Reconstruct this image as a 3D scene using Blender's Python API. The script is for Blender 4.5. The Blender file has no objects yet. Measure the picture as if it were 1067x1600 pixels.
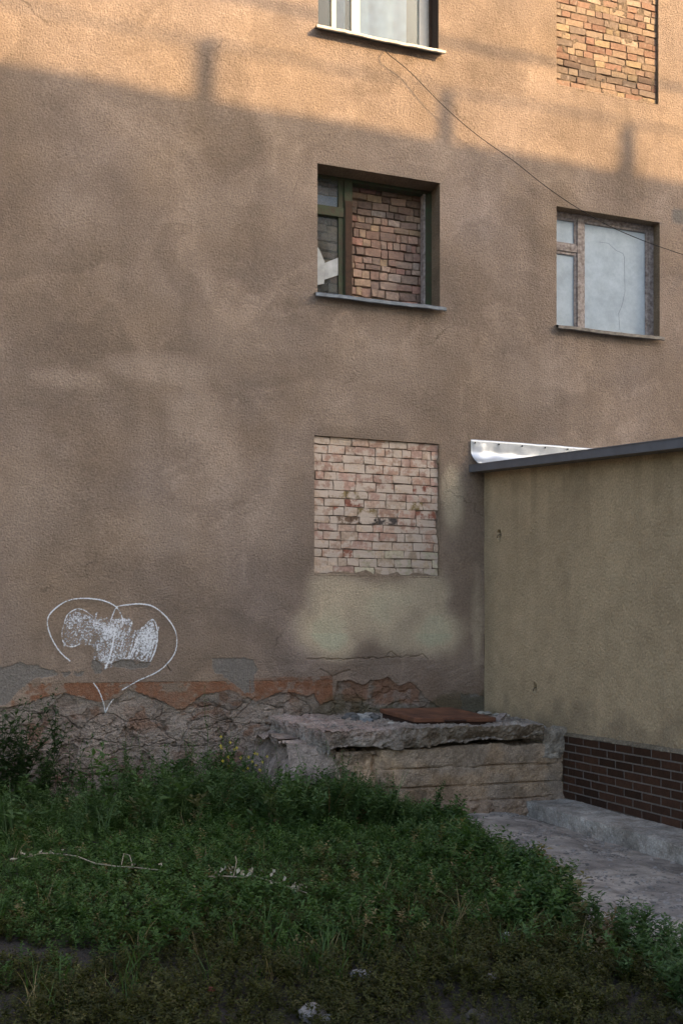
import bpy, bmesh, math, random
import numpy as np
from mathutils import Vector, Matrix

random.seed(7)
rng = np.random.default_rng(7)
R = math.radians
scene = bpy.context.scene
C = scene.collection

# ------------------------------------------------------------------ camera
YAW = R(19.2)
CAM = Vector((0.0, -10.82, 1.55))
F, HY, CX = 1600.0, 1005.0, 533.5          # focal length and horizon of the photograph, in its pixels
cd = bpy.data.cameras.new('camera')
cd.sensor_fit = 'VERTICAL'
cd.sensor_height = 36.0
cd.lens = 36.0 * F / 1600.0
cd.shift_y = (HY - 800.0) / 1600.0
cd.clip_end = 2000
cam = bpy.data.objects.new('camera', cd)
cam.location = CAM
cam.rotation_euler = (R(90), 0, -YAW)
C.objects.link(cam)
scene.camera = cam

# ------------------------------------------------------------------ sky, sun, exposure
SUN_EL, SUN_AZ = R(25), R(40)              # low evening sun from behind the camera, a little to the right
to_sun = Vector((math.sin(SUN_AZ) * math.cos(SUN_EL), -math.cos(SUN_AZ) * math.cos(SUN_EL), math.sin(SUN_EL)))
world = bpy.data.worlds.new('World')
scene.world = world
world.use_nodes = True
wt = world.node_tree
bg = wt.nodes['Background']
sky = wt.nodes.new('ShaderNodeTexSky')
sky.sky_type = 'NISHITA'
sky.sun_disc = False
sky.sun_elevation = SUN_EL
sky.sun_rotation = math.atan2(to_sun.x, to_sun.y)
sky.air_density = 1.0
sky.dust_density = 3.5
sky.ozone_density = 0.6
wt.links.new(sky.outputs[0], bg.inputs[0])
bg.inputs[1].default_value = 0.15
sl = bpy.data.lights.new('sun', 'SUN')
sl.energy = 2.45
sl.angle = R(0.45)
sl.color = (1.0, 0.68, 0.36)
sun = bpy.data.objects.new('sun', sl)
sun.rotation_euler = to_sun.to_track_quat('Z', 'Y').to_euler()
sun.location = (5, -30, 30)
C.objects.link(sun)
vs = scene.view_settings
vs.view_transform = 'Standard'
vs.look = 'None'
vs.exposure = 1.74
vs.gamma = 1.0
vs.use_curve_mapping = False
vs.use_white_balance = True                # the photograph is balanced for the shade
vs.white_balance_temperature = 6900
vs.white_balance_tint = 10
scene.cycles.max_bounces = 8
scene.cycles.transparent_max_bounces = 16
scene.cycles.use_denoising = True

# ------------------------------------------------------------------ measuring: photo pixel -> point on a known plane
cyw, syw = math.cos(YAW), math.sin(YAW)
def ray(px, py):
    u, v = (px - CX) / F, (HY - py) / F
    return Vector((syw + cyw * u, cyw - syw * u, v))
def onY(px, py, y=0.0):
    d = ray(px, py); return CAM + d * ((y - CAM.y) / d.y)
def onX(px, py, x):
    d = ray(px, py); return CAM + d * ((x - CAM.x) / d.x)
def onZ(px, py, z):
    d = ray(px, py); return CAM + d * ((z - CAM.z) / d.z)

# ------------------------------------------------------------------ noise
def _hash(ix, iy, iz, seed):
    h = (ix.astype(np.int64) * 374761393 + iy.astype(np.int64) * 668265263 + iz.astype(np.int64) * 2147483647 + seed * 974634777) & 0xffffffff
    h = ((h ^ (h >> 13)) * 1274126177) & 0xffffffff
    h = ((h ^ (h >> 16)) * 2246822519) & 0xffffffff
    return ((h ^ (h >> 15)) & 0xffffff) / float(0xffffff)
def vnoise(x, y, z, seed=0):
    x, y, z = np.broadcast_arrays(np.asarray(x, float), np.asarray(y, float), np.asarray(z, float))
    ix, iy, iz = np.floor(x), np.floor(y), np.floor(z)
    fx, fy, fz = x - ix, y - iy, z - iz
    fx, fy, fz = [t * t * t * (t * (t * 6 - 15) + 10) for t in (fx, fy, fz)]
    r = 0
    for a in (0, 1):
        for b in (0, 1):
            for c in (0, 1):
                w = (fx if a else 1 - fx) * (fy if b else 1 - fy) * (fz if c else 1 - fz)
                r = r + w * _hash(ix + a, iy + b, iz + c, seed)
    return r
def fbm(x, y, z, scale=1.0, octs=4, seed=0, gain=0.5):     # about -1..1
    s = 1.0 / scale; amp = 1.0; t = 0; tot = 0
    for o in range(octs):
        t = t + amp * (vnoise(x * s, y * s, z * s, seed + o * 17) * 2 - 1); tot += amp
        amp *= gain; s *= 2.03
    return t / tot * 1.6
def ridge(x, y, z, scale, octs=4, seed=0):
    s = 1.0 / scale; amp = 1.0; t = 0; tot = 0
    for o in range(octs):
        t = t + amp * (1 - np.abs(vnoise(x * s, y * s, z * s, seed + o * 31) * 2 - 1)); tot += amp
        amp *= 0.5; s *= 2.1
    return t / tot
def sstep(a, b, x):
    t = np.clip((x - a) / (b - a), 0, 1); return t * t * (3 - 2 * t)
def lin(r, g, b):
    return tuple(((c / 255) / 12.92 if c / 255 <= 0.04045 else ((c / 255 + 0.055) / 1.055) ** 2.4) for c in (r, g, b))

# ------------------------------------------------------------------ materials
def mat(name):
    m = bpy.data.materials.new(name); m.use_nodes = True
    nt = m.node_tree; b = nt.nodes['Principled BSDF']
    return m, nt, b
def nd(nt, typ, **kw):
    n = nt.nodes.new(typ)
    for k, v in kw.items(): setattr(n, k, v)
    return n
def noise_node(nt, scale, detail=6, rough=0.6, coord='Object'):
    tc = nd(nt, 'ShaderNodeTexCoord'); n = nd(nt, 'ShaderNodeTexNoise')
    n.inputs['Scale'].default_value = scale; n.inputs['Detail'].default_value = detail; n.inputs['Roughness'].default_value = rough
    nt.links.new(tc.outputs[coord], n.inputs['Vector'])
    return n
def ramp(nt, src, stops):
    r = nd(nt, 'ShaderNodeValToRGB')
    el = r.color_ramp.elements
    while len(el) < len(stops): el.new(0.5)
    for e, (p, c) in zip(el, stops):
        e.position = p; e.color = (*c, 1) if len(c) == 3 else c
    nt.links.new(src, r.inputs[0]); return r
def mul(nt, a, b, fac=1.0, mode='MULTIPLY'):
    m = nd(nt, 'ShaderNodeMix', data_type='RGBA', blend_type=mode)
    m.inputs[0].default_value = fac
    for i, s in ((6, a), (7, b)):
        if isinstance(s, tuple): m.inputs[i].default_value = (*s, 1)
        else: nt.links.new(s, m.inputs[i])
    return m.outputs[2]
def bump(nt, src, strength, dist, prev=None):
    b = nd(nt, 'ShaderNodeBump'); b.inputs['Strength'].default_value = strength; b.inputs['Distance'].default_value = dist
    nt.links.new(src, b.inputs['Height'])
    if prev is not None: nt.links.new(prev, b.inputs['Normal'])
    return b.outputs[0]
def simple(name, col, rough=0.8, metal=0.0, vary=0.25, nscale=8.0, bscale=None, bstr=0.3, bdist=0.01, col2=None, spec=0.4):
    m, nt, b = mat(name)
    n = noise_node(nt, nscale)
    c2 = col2 or tuple(c * (1 - vary) for c in col)
    r = ramp(nt, n.outputs[0], [(0.3, c2), (0.7, tuple(min(1, c * (1 + vary * 0.4)) for c in col))])
    nt.links.new(r.outputs[0], b.inputs['Base Color'])
    b.inputs['Roughness'].default_value = rough; b.inputs['Metallic'].default_value = metal
    b.inputs['Specular IOR Level'].default_value = spec
    if bscale:
        nt.links.new(bump(nt, noise_node(nt, bscale).outputs[0], bstr, bdist), b.inputs['Normal'])
    return m
def pigment_mat(name, grain=90.0, gstr=0.5, gdist=0.012, rough=0.95, fine=0.3, lumps=18.0, lstr=0.35, fine_scale=60.0, cracks=False, pebbles=0.0):
    """albedo painted per vertex (pigment, stains), fine grain and relief from nodes"""
    m, nt, b = mat(name)
    at = nd(nt, 'ShaderNodeAttribute', attribute_name='albedo')
    n1 = noise_node(nt, fine_scale, 8, 0.7)
    r1 = ramp(nt, n1.outputs[0], [(0.25, (1 - fine,) * 3), (0.75, (1 + 0.0,) * 3)])
    n2 = noise_node(nt, 6.0, 6, 0.6)
    r2 = ramp(nt, n2.outputs[0], [(0.3, (0.86, 0.85, 0.84)), (0.7, (1, 1, 1))])
    c = mul(nt, mul(nt, at.outputs[0], r1.outputs[0]), r2.outputs[0])
    # sparse dark pits and specks
    n4 = noise_node(nt, 33.0, 4, 0.55)
    r4 = ramp(nt, n4.outputs[0], [(0.24, (0.45, 0.42, 0.4)), (0.31, (1, 1, 1))])
    c = mul(nt, c, r4.outputs[0], 0.8)
    peb = None
    if pebbles:
        tcp = nd(nt, 'ShaderNodeTexCoord'); vp = nd(nt, 'ShaderNodeTexVoronoi'); vp.inputs['Scale'].default_value = 48
        nt.links.new(tcp.outputs['Object'], vp.inputs['Vector'])
        pr = ramp(nt, vp.outputs['Distance'], [(0.15, (1.0,) * 3), (0.55, (0.62,) * 3)]); peb = pr
        hs_ = nd(nt, 'ShaderNodeHueSaturation'); hs_.inputs['Saturation'].default_value = 0.0; nt.links.new(vp.outputs['Color'], hs_.inputs['Color'])
        pv_ = ramp(nt, hs_.outputs[0], [(0.15, (0.62,) * 3), (0.85, (1.18,) * 3)])
        c = mul(nt, mul(nt, c, pr.outputs[0], pebbles), pv_.outputs[0], pebbles)
        st_ = noise_node(nt, 3.0, 7, 0.7); sr_ = ramp(nt, st_.outputs[0], [(0.36, (0.5, 0.47, 0.43)), (0.56, (1, 1, 1))]); c = mul(nt, c, sr_.outputs[0], 0.7)
    crk = None
    if cracks:
        tc = nd(nt, 'ShaderNodeTexCoord'); wn = noise_node(nt, 2.2, 6, 0.65)
        va = nd(nt, 'ShaderNodeVectorMath', operation='MULTIPLY_ADD'); va.inputs[1].default_value = (0.55, 0.0, 0.55)
        nt.links.new(wn.outputs['Color'], va.inputs[0]); nt.links.new(tc.outputs['Object'], va.inputs[2])
        vo = nd(nt, 'ShaderNodeTexVoronoi', feature='DISTANCE_TO_EDGE'); vo.inputs['Scale'].default_value = 0.75
        nt.links.new(va.outputs[0], vo.inputs['Vector'])
        ln = ramp(nt, vo.outputs['Distance'], [(0.0025, (1, 1, 1)), (0.0065, (0, 0, 0))])
        mk = noise_node(nt, 1.1, 3, 0.5); mr = ramp(nt, mk.outputs[0], [(0.585, (0, 0, 0)), (0.67, (1, 1, 1))])
        crk = mul(nt, ln.outputs[0], mr.outputs[0])
        inv = nd(nt, 'ShaderNodeInvert'); nt.links.new(crk, inv.inputs[1])
        c = mul(nt, c, inv.outputs[0], 0.42)
    nt.links.new(c, b.inputs['Base Color'])
    b.inputs['Roughness'].default_value = rough; b.inputs['Specular IOR Level'].default_value = 0.15
    n3 = noise_node(nt, grain, 5, 0.65); nl = noise_node(nt, lumps, 4, 0.6)
    p = bump(nt, nl.outputs[0], lstr, 0.03)
    p = bump(nt, n3.outputs[0], gstr, gdist, p)
    p = bump(nt, r4.outputs[0], 0.4, 0.006, p)
    if peb is not None: p = bump(nt, peb.outputs[0], 0.7, 0.012, p)
    nt.links.new(p, b.inputs['Normal'])
    return m
def object_colour_mat(name, rough=0.9, nscale=30.0, bscale=60.0, bstr=0.6, vary=0.35, spec=0.2, blotch=None):
    m, nt, b = mat(name)
    oi = nd(nt, 'ShaderNodeObjectInfo')
    tc = nd(nt, 'ShaderNodeTexCoord')
    add = nd(nt, 'ShaderNodeVectorMath', operation='ADD')
    nt.links.new(tc.outputs['Object'], add.inputs[0]); nt.links.new(oi.outputs['Location'], add.inputs[1])
    geo = nd(nt, 'ShaderNodeNewGeometry')
    n = nd(nt, 'ShaderNodeTexNoise'); n.inputs['Scale'].default_value = nscale; n.inputs['Detail'].default_value = 7
    nt.links.new(geo.outputs['Position'], n.inputs['Vector'])
    r = ramp(nt, n.outputs[0], [(0.3, (1 - vary,) * 3), (0.72, (1.0,) * 3)])
    c = mul(nt, oi.outputs['Color'], r.outputs[0])
    if blotch:
        n2 = nd(nt, 'ShaderNodeTexNoise'); n2.inputs['Scale'].default_value = blotch[1]; n2.inputs['Detail'].default_value = 6; n2.inputs['Roughness'].default_value = 0.65
        nt.links.new(geo.outputs['Position'], n2.inputs['Vector'])
        r2 = ramp(nt, n2.outputs[0], [(blotch[2], (0, 0, 0)), (blotch[2] + 0.1, (1, 1, 1))])
        mx = nd(nt, 'ShaderNodeMix', data_type='RGBA'); nt.links.new(r2.outputs[0], mx.inputs[0])
        nt.links.new(c, mx.inputs[6]); mx.inputs[7].default_value = (*blotch[0], 1); c = mx.outputs[2]
    nt.links.new(c, b.inputs['Base Color'])
    b.inputs['Roughness'].default_value = rough; b.inputs['Specular IOR Level'].default_value = spec
    n3 = nd(nt, 'ShaderNodeTexNoise'); n3.inputs['Scale'].default_value = bscale; n3.inputs['Detail'].default_value = 6
    nt.links.new(geo.outputs['Position'], n3.inputs['Vector'])
    nt.links.new(bump(nt, n3.outputs[0], bstr, 0.01), b.inputs['Normal'])
    return m
def glass_mat(name, tint=(0.9, 0.95, 0.95), dirt_or_sheen=0.15, lo=0.2, dirt_or_sheen_col=(0.55, 0.56, 0.54), boost=1.0):
    m, nt, b = mat(name); nt.nodes.remove(b)
    out = nt.nodes['Material Output']
    tr = nd(nt, 'ShaderNodeBsdfTransparent'); tr.inputs[0].default_value = (*tint, 1)
    gl = nd(nt, 'ShaderNodeBsdfGlossy'); gl.inputs['Roughness'].default_value = 0.02
    df = nd(nt, 'ShaderNodeBsdfDiffuse'); df.inputs[0].default_value = (*dirt_or_sheen_col, 1)
    fr = nd(nt, 'ShaderNodeFresnel'); fr.inputs[0].default_value = 1.5
    mth = nd(nt, 'ShaderNodeMath', operation='MULTIPLY', use_clamp=True); mth.inputs[1].default_value = boost
    nt.links.new(fr.outputs[0], mth.inputs[0])
    m1 = nd(nt, 'ShaderNodeMixShader'); nt.links.new(mth.outputs[0], m1.inputs[0]); nt.links.new(tr.outputs[0], m1.inputs[1]); nt.links.new(gl.outputs[0], m1.inputs[2])
    n = noise_node(nt, 5, 8, 0.7); r = ramp(nt, n.outputs[0], [(0.35, (dirt_or_sheen * lo,) * 3), (0.75, (dirt_or_sheen,) * 3)])
    m2 = nd(nt, 'ShaderNodeMixShader'); nt.links.new(r.outputs[0], m2.inputs[0]); nt.links.new(m1.outputs[0], m2.inputs[1]); nt.links.new(df.outputs[0], m2.inputs[2])
    nt.links.new(m2.outputs[0], out.inputs[0])
    return m
def leaf_mat(name, dark, light, dry=None, dry_at=0.9):
    m, nt, b = mat(name); nt.nodes.remove(b)
    out = nt.nodes['Material Output']
    at = nd(nt, 'ShaderNodeAttribute', attribute_name='rnd')
    stops = [(0.0, dark), (0.8, light)]
    if dry: stops += [(dry_at, light), (min(dry_at + 0.04, 1.0), dry)]
    r = ramp(nt, at.outputs['Fac'], stops)
    df = nd(nt, 'ShaderNodeBsdfPrincipled'); df.inputs['Roughness'].default_value = 0.55; df.inputs['Specular IOR Level'].default_value = 0.35
    nt.links.new(r.outputs[0], df.inputs['Base Color'])
    tl = nd(nt, 'ShaderNodeBsdfTranslucent'); nt.links.new(mul(nt, r.outputs[0], (1.3, 1.5, 0.6)), tl.inputs[0])
    mx = nd(nt, 'ShaderNodeMixShader'); mx.inputs[0].default_value = 0.3
    nt.links.new(df.outputs[0], mx.inputs[1]); nt.links.new(tl.outputs[0], mx.inputs[2]); nt.links.new(mx.outputs[0], out.inputs[0])
    return m

M = {}
M['plaster'] = pigment_mat('roughcast_plaster', grain=55, gstr=1.0, gdist=0.026, lumps=24, lstr=0.42, fine=0.50, fine_scale=45, cracks=True)
M['annex_plaster'] = pigment_mat('annex_roughcast', grain=40, gstr=1.0, gdist=0.03, fine=0.5, lumps=30, lstr=0.6, fine_scale=48)
M['concrete'] = pigment_mat('old_concrete', grain=60, gstr=0.8, gdist=0.015, fine=0.45, lumps=16, lstr=0.3, fine_scale=70, pebbles=0.55)
M['soil'] = pigment_mat('bare_soil', grain=60, gstr=0.8, gdist=0.02, fine=0.45, lumps=12, lstr=0.6)
M['brick'] = object_colour_mat('fired_brick', blotch=((0.30, 0.235, 0.19), 14.0, 0.58))
M['brick_smeared'] = object_colour_mat('smeared_brick', bstr=0.7, blotch=((0.52, 0.43, 0.36), 9.0, 0.45))
M['mortar'] = simple('lime_mortar', (0.13, 0.105, 0.08), 0.95, nscale=20, bscale=50, bstr=0.9, bdist=0.02, vary=0.5)
M['tile'] = object_colour_mat('glazed_brown_tile', rough=0.45, nscale=25, bscale=40, bstr=0.15, vary=0.35, spec=0.3)
M['pale_mortar'] = simple('pale_smeared_mortar', (0.30, 0.225, 0.175), 0.95, nscale=14, bscale=50, bstr=0.9, bdist=0.02, col2=(0.07, 0.055, 0.045))
M['brown_mortar'] = simple('brown_mortar', (0.22, 0.165, 0.115), 0.95, nscale=14, bscale=50, bstr=0.9, bdist=0.02, col2=(0.07, 0.05, 0.035))
M['grout'] = simple('pale_grout', (0.15, 0.13, 0.115), 0.95, nscale=30, bscale=80)
M['green_paint'] = simple('flaking_green_paint', (0.028, 0.050, 0.022), 0.7, nscale=14, bscale=40, bstr=0.5, col2=(0.045, 0.033, 0.02), vary=0.3)
M['brown_wood'] = simple('bare_brown_wood', (0.055, 0.028, 0.016), 0.85, nscale=18, bscale=30, bstr=0.5, vary=0.5)
M['grey_wood'] = simple('weathered_grey_wood', (0.36, 0.325, 0.31), 0.9, nscale=22, bscale=45, bstr=0.6, col2=(0.13, 0.10, 0.09))
M['white_pvc'] = simple('white_plastic_frame', (0.62, 0.60, 0.54), 0.4, nscale=10, vary=0.1)
M['tin'] = simple('dull_zinc_sheet', (0.17, 0.20, 0.24), 0.45, metal=0.55, nscale=12, bscale=9, bstr=0.3, bdist=0.02, vary=0.35)
M['old_tin'] = simple('dirty_tin_sheet', (0.20, 0.185, 0.17), 0.6, metal=0.3, nscale=18, bscale=9, bstr=0.4, bdist=0.02, vary=0.5)
M['white_metal'] = simple('white_painted_sill', (0.62, 0.58, 0.50), 0.5, nscale=16, vary=0.25)
M['fascia'] = simple('grey_sheet_fascia', (0.135, 0.145, 0.165), 0.5, metal=0.2, nscale=5, bscale=4, bstr=0.15, bdist=0.02, vary=0.2)
M['flashing'] = simple('bright_zinc_flashing', (0.52, 0.56, 0.60), 0.40, metal=0.75, nscale=6, bscale=7, bstr=0.25, bdist=0.03, vary=0.12)
M['rust'] = simple('rusty_steel', (0.19, 0.082, 0.045), 0.7, metal=0.15, nscale=5, bscale=40, bstr=0.45, col2=(0.050, 0.020, 0.014))
M['rust_edge'] = simple('dark_rust', (0.04, 0.018, 0.012), 0.85, nscale=14, bscale=40, bstr=0.5)
M['glass'] = glass_mat('dusty_glass', dirt_or_sheen=0.12)
M['glass_dirty'] = glass_mat('grimy_glass', tint=(0.97, 0.98, 0.98), dirt_or_sheen=0.22, dirt_or_sheen_col=(0.50, 0.55, 0.57))
M['glass_clean'] = glass_mat('clean_glass', dirt_or_sheen=0.02, boost=0.5)
M['curtain'] = simple('thin_white_curtain', (0.80, 0.86, 0.90), 0.95, nscale=3, vary=0.12)
M['lace'] = simple('sky_tinted_lace_curtain', (0.17, 0.24, 0.38), 0.95, nscale=6, vary=0.3)  # lace curtain; its blue paints in the sky reflected by the panes
M['dark'] = simple('dark_room', (0.05, 0.045, 0.04), 1.0)
M['wire'] = simple('black_cable', (0.015, 0.013, 0.012), 0.6)
M['stone'] = object_colour_mat('field_stone', rough=0.9, nscale=14, bscale=35, bstr=0.7)
M['rag'] = simple('white_rag', (0.70, 0.72, 0.74), 0.95, nscale=10, vary=0.2, bscale=20)
M['shard'] = simple('whitewashed_shard', (0.40, 0.43, 0.45), 0.5, nscale=9, vary=0.35)
M['foam'] = simple('mounting_foam', (0.62, 0.58, 0.50), 0.95, nscale=25, bscale=30, bstr=0.8, bdist=0.02)
M['reveal_brown'] = simple('brown_reveal', (0.035, 0.022, 0.016), 0.9, nscale=20, bscale=40)
M['stem'] = simple('green_stem', (0.035, 0.055, 0.02), 0.8)
M['bark'] = simple('tree_bark', (0.07, 0.05, 0.035), 0.95, nscale=12, bscale=20, bstr=0.9, bdist=0.03)
M['dry_wood'] = simple('dry_pale_twig', (0.36, 0.30, 0.22), 0.9, nscale=20)
M['dry_leaf'] = simple('dry_curled_leaf', (0.38, 0.34, 0.25), 0.95, nscale=30)
M['yellow'] = simple('yellow_petals', (0.65, 0.55, 0.06), 0.8, vary=0.1)
M['leaf_weed'] = leaf_mat('weed_leaves', (0.020, 0.052, 0.014), (0.095, 0.160, 0.055), (0.16, 0.11, 0.06), 0.955)
M['leaf_mid'] = leaf_mat('meadow_leaves', (0.020, 0.054, 0.012), (0.085, 0.155, 0.038), (0.24, 0.18, 0.09), 0.94)
M['leaf_low'] = leaf_mat('low_herb_leaves', (0.015, 0.020, 0.004), (0.074, 0.074, 0.013), (0.14, 0.12, 0.05), 0.96)
M['leaf_shrub'] = leaf_mat('shrub_leaves', (0.016, 0.036, 0.012), (0.045, 0.080, 0.028))
M['leaf_tree'] = leaf_mat('tree_leaves', (0.02, 0.04, 0.012), (0.05, 0.09, 0.025))
M['far_wall'] = simple('plain_rendered_wall', (0.28, 0.24, 0.19), 0.95, nscale=1.5, vary=0.2)
M['fill_facade'] = simple('pale_fill_facade', (0.60, 0.57, 0.52), 0.95, nscale=1.5, vary=0.15)  # opposite facade made pale to bounce fill onto the shaded wall
M['glass_sky_haze'] = glass_mat('sky_haze_glass', tint=(0.95, 0.97, 0.98), dirt_or_sheen=0.62, lo=0.7, dirt_or_sheen_col=(0.68, 0.80, 0.90))  # hazed film whose pale blue also paints in the reflected sky
M['red'] = simple('faded_red_plastic', (0.28, 0.06, 0.05), 0.6)
def chalk():
    m, nt, b = mat('white_chalk_paint')
    out = nt.nodes['Material Output']
    b.inputs['Base Color'].default_value = (0.70, 0.73, 0.78, 1); b.inputs['Roughness'].default_value = 0.95
    at = nd(nt, 'ShaderNodeAttribute', attribute_name='cover')
    n = noise_node(nt, 55, 5, 0.72)
    sm = nd(nt, 'ShaderNodeMath', operation='SUBTRACT'); nt.links.new(at.outputs['Fac'], sm.inputs[0]); nt.links.new(n.outputs[0], sm.inputs[1])
    k = nd(nt, 'ShaderNodeMath', operation='MULTIPLY_ADD', use_clamp=True); k.inputs[1].default_value = 4.5; k.inputs[2].default_value = 0.40
    nt.links.new(sm.outputs[0], k.inputs[0])
    tr = nd(nt, 'ShaderNodeBsdfTransparent'); mx = nd(nt, 'ShaderNodeMixShader')
    nt.links.new(k.outputs[0], mx.inputs[0]); nt.links.new(tr.outputs[0], mx.inputs[1]); nt.links.new(b.outputs[0], mx.inputs[2]); nt.links.new(mx.outputs[0], out.inputs[0])
    n3 = noise_node(nt, 70, 5, 0.65); nt.links.new(bump(nt, n3.outputs[0], 0.55, 0.012), b.inputs['Normal'])
    return m
M['chalk'] = chalk()

# ------------------------------------------------------------------ object helpers
def link(o, parent=None):
    C.objects.link(o)
    if parent is not None: o.parent = parent
    return o
def tag(o, label=None, cat=None, group=None, kind=None):
    if label: o['label'] = label
    if cat: o['category'] = cat
    if group: o['group'] = group
    if kind: o['kind'] = kind
    return o
def empty(name, loc=(0, 0, 0), parent=None):
    o = bpy.data.objects.new(name, None); o.location = loc; o.empty_display_size = 0.2
    return link(o, parent)
def mesh_np(name, V, Fq, m, parent=None, smooth=True, cols=None, attrs=None, tri=False):
    """V (n,3); Fq (m,4) or (m,3) index array"""
    V = np.asarray(V, np.float32); Fq = np.asarray(Fq, np.int32)
    me = bpy.data.meshes.new(name)
    k = Fq.shape[1]; nf = len(Fq)
    me.vertices.add(len(V)); me.vertices.foreach_set('co', V.ravel())
    me.loops.add(nf * k); me.loops.foreach_set('vertex_index', Fq.ravel())
    me.polygons.add(nf); me.polygons.foreach_set('loop_start', np.arange(0, nf * k, k, dtype=np.int32))
    me.polygons.foreach_set('use_smooth', np.full(nf, smooth, bool))
    me.update(calc_edges=True)
    if cols is not None:
        a = me.color_attributes.new('albedo', 'FLOAT_COLOR', 'POINT')
        c4 = np.ones((len(V), 4), np.float32); c4[:, :3] = cols; a.data.foreach_set('color', c4.ravel())
    for nm, arr in (attrs or {}).items():
        a = me.attributes.new(nm, 'FLOAT', 'POINT'); a.data.foreach_set('value', np.asarray(arr, np.float32))
    me.materials.append(m)
    return link(bpy.data.objects.new(name, me), parent)
def from_bm(name, bm, m, parent=None, smooth=False):
    me = bpy.data.meshes.new(name); bm.normal_update(); bm.to_mesh(me); bm.free()
    for p in me.polygons: p.use_smooth = smooth
    me.materials.append(m)
    return link(bpy.data.objects.new(name, me), parent)
def add_box(bm, x0, x1, y0, y1, z0, z1, bev=0.0):
    r = bmesh.ops.create_cube(bm, size=1.0)
    for v in r['verts']:
        v.co = Vector((x0 + (v.co.x + .5) * (x1 - x0), y0 + (v.co.y + .5) * (y1 - y0), z0 + (v.co.z + .5) * (z1 - z0)))
    if bev > 0:
        es = list({e for v in r['verts'] for e in v.link_edges})
        bmesh.ops.bevel(bm, geom=es, offset=bev, segments=2, profile=0.6, affect='EDGES')
def box(name, x0, x1, y0, y1, z0, z1, m, parent=None, bev=0.004):
    bm = bmesh.new(); add_box(bm, min(x0, x1), max(x0, x1), min(y0, y1), max(y0, y1), min(z0, z1), max(z0, z1), bev)
    return from_bm(name, bm, m, parent)
def tube(name, pts, rad, m, parent=None, seg=6):
    pts = [Vector(p) for p in pts]
    V, Fq = [], []
    for i, p in enumerate(pts):
        t = (pts[min(i + 1, len(pts) - 1)] - pts[max(i - 1, 0)]).normalized()
        a = t.cross(Vector((0.3, 0.2, 1)) if abs(t.z) < 0.9 else Vector((1, 0.1, 0))).normalized(); b = t.cross(a)
        r = rad[i] if isinstance(rad, (list, tuple)) else rad
        for k in range(seg):
            an = 2 * math.pi * k / seg
            V.append(p + a * (r * math.cos(an)) + b * (r * math.sin(an)))
    for i in range(len(pts) - 1):
        for k in range(seg):
            k2 = (k + 1) % seg
            Fq.append((i * seg + k, i * seg + k2, (i + 1) * seg + k2, (i + 1) * seg + k))
    return mesh_np(name, [tuple(v) for v in V], Fq, m, parent)
def grid_faces(nx, nz, keep=None, flip=False):
    i, j = np.meshgrid(np.arange(nx - 1), np.arange(nz - 1), indexing='ij')
    a = i * nz + j
    q = np.stack([a, a + nz, a + nz + 1, a + 1], -1)
    if flip: q = q[..., ::-1]
    if keep is not None: return q[keep]
    return q.reshape(-1, 4)
def lines(lo, hi, step, fine=(), must=()):
    s = [np.arange(lo, hi + 1e-6, step), [hi]]
    for a, b, st in fine: s.append(np.arange(a, b, st))
    s = np.concatenate([np.asarray(t, float) for t in s])
    if fine:
        keep = np.ones(len(s), bool)
        s = np.sort(s)
    must = np.asarray(must, float)
    s = np.sort(s)
    out = [s[0]]
    minstep = min([step] + [f[2] for f in fine]) * 0.55
    for t in s[1:]:
        if t - out[-1] > minstep: out.append(t)
    out = np.array(out)
    if len(must):
        out = np.array([t for t in out if np.min(np.abs(must - t)) > minstep * 0.8])
        out = np.sort(np.unique(np.concatenate([out, must])))
    return out
def interp(pts, x):
    p = sorted(pts); return np.interp(x, [a for a, _ in p], [b for _, b in p])
def seg_dist(X, Z, pts):
    d = np.full(np.shape(X), 1e9)
    for (x0, z0), (x1, z1) in zip(pts[:-1], pts[1:]):
        dx, dz = x1 - x0, z1 - z0; L = dx * dx + dz * dz + 1e-12
        t = np.clip(((X - x0) * dx + (Z - z0) * dz) / L, 0, 1)
        d = np.minimum(d, np.hypot(X - x0 - t * dx, Z - z0 - t * dz))
    return d
def wxz(px, py, y=0.0):
    p = onY(px, py, y); return (p.x, p.z)

# ------------------------------------------------------------------ measured openings on the big wall (x0,x1,z0,z1)
def opening(pl, pr, tl, bl):
    xl, zt = wxz(pl, tl); xr, _ = wxz(pr, tl); zb = wxz(pl, bl)[1]
    return (xl, xr, zb, zt)
OP_MID = opening(496, 687, 255, 461)
OP_RIGHT = opening(869, 1030, 322, 511)
o = opening(497, 685, 0, 47); OP_TOP = (o[0], o[1], o[2], o[2] + (OP_MID[3] - OP_MID[2]))
o = opening(869, 1028, 0, 131); OP_BRICK = (o[0], o[1], o[2], o[2] + 1.62)
OP_LOW = opening(491, 686, 680, 896)
OPENINGS = [OP_MID, OP_RIGHT, OP_TOP, OP_BRICK, OP_LOW]
AX = 5.54                     # the annex wall stands in the plane x = AX
WALL_TOP = 12.6
BASE_TOP = 1.66
GZ = -0.10                    # level of the yard

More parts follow.
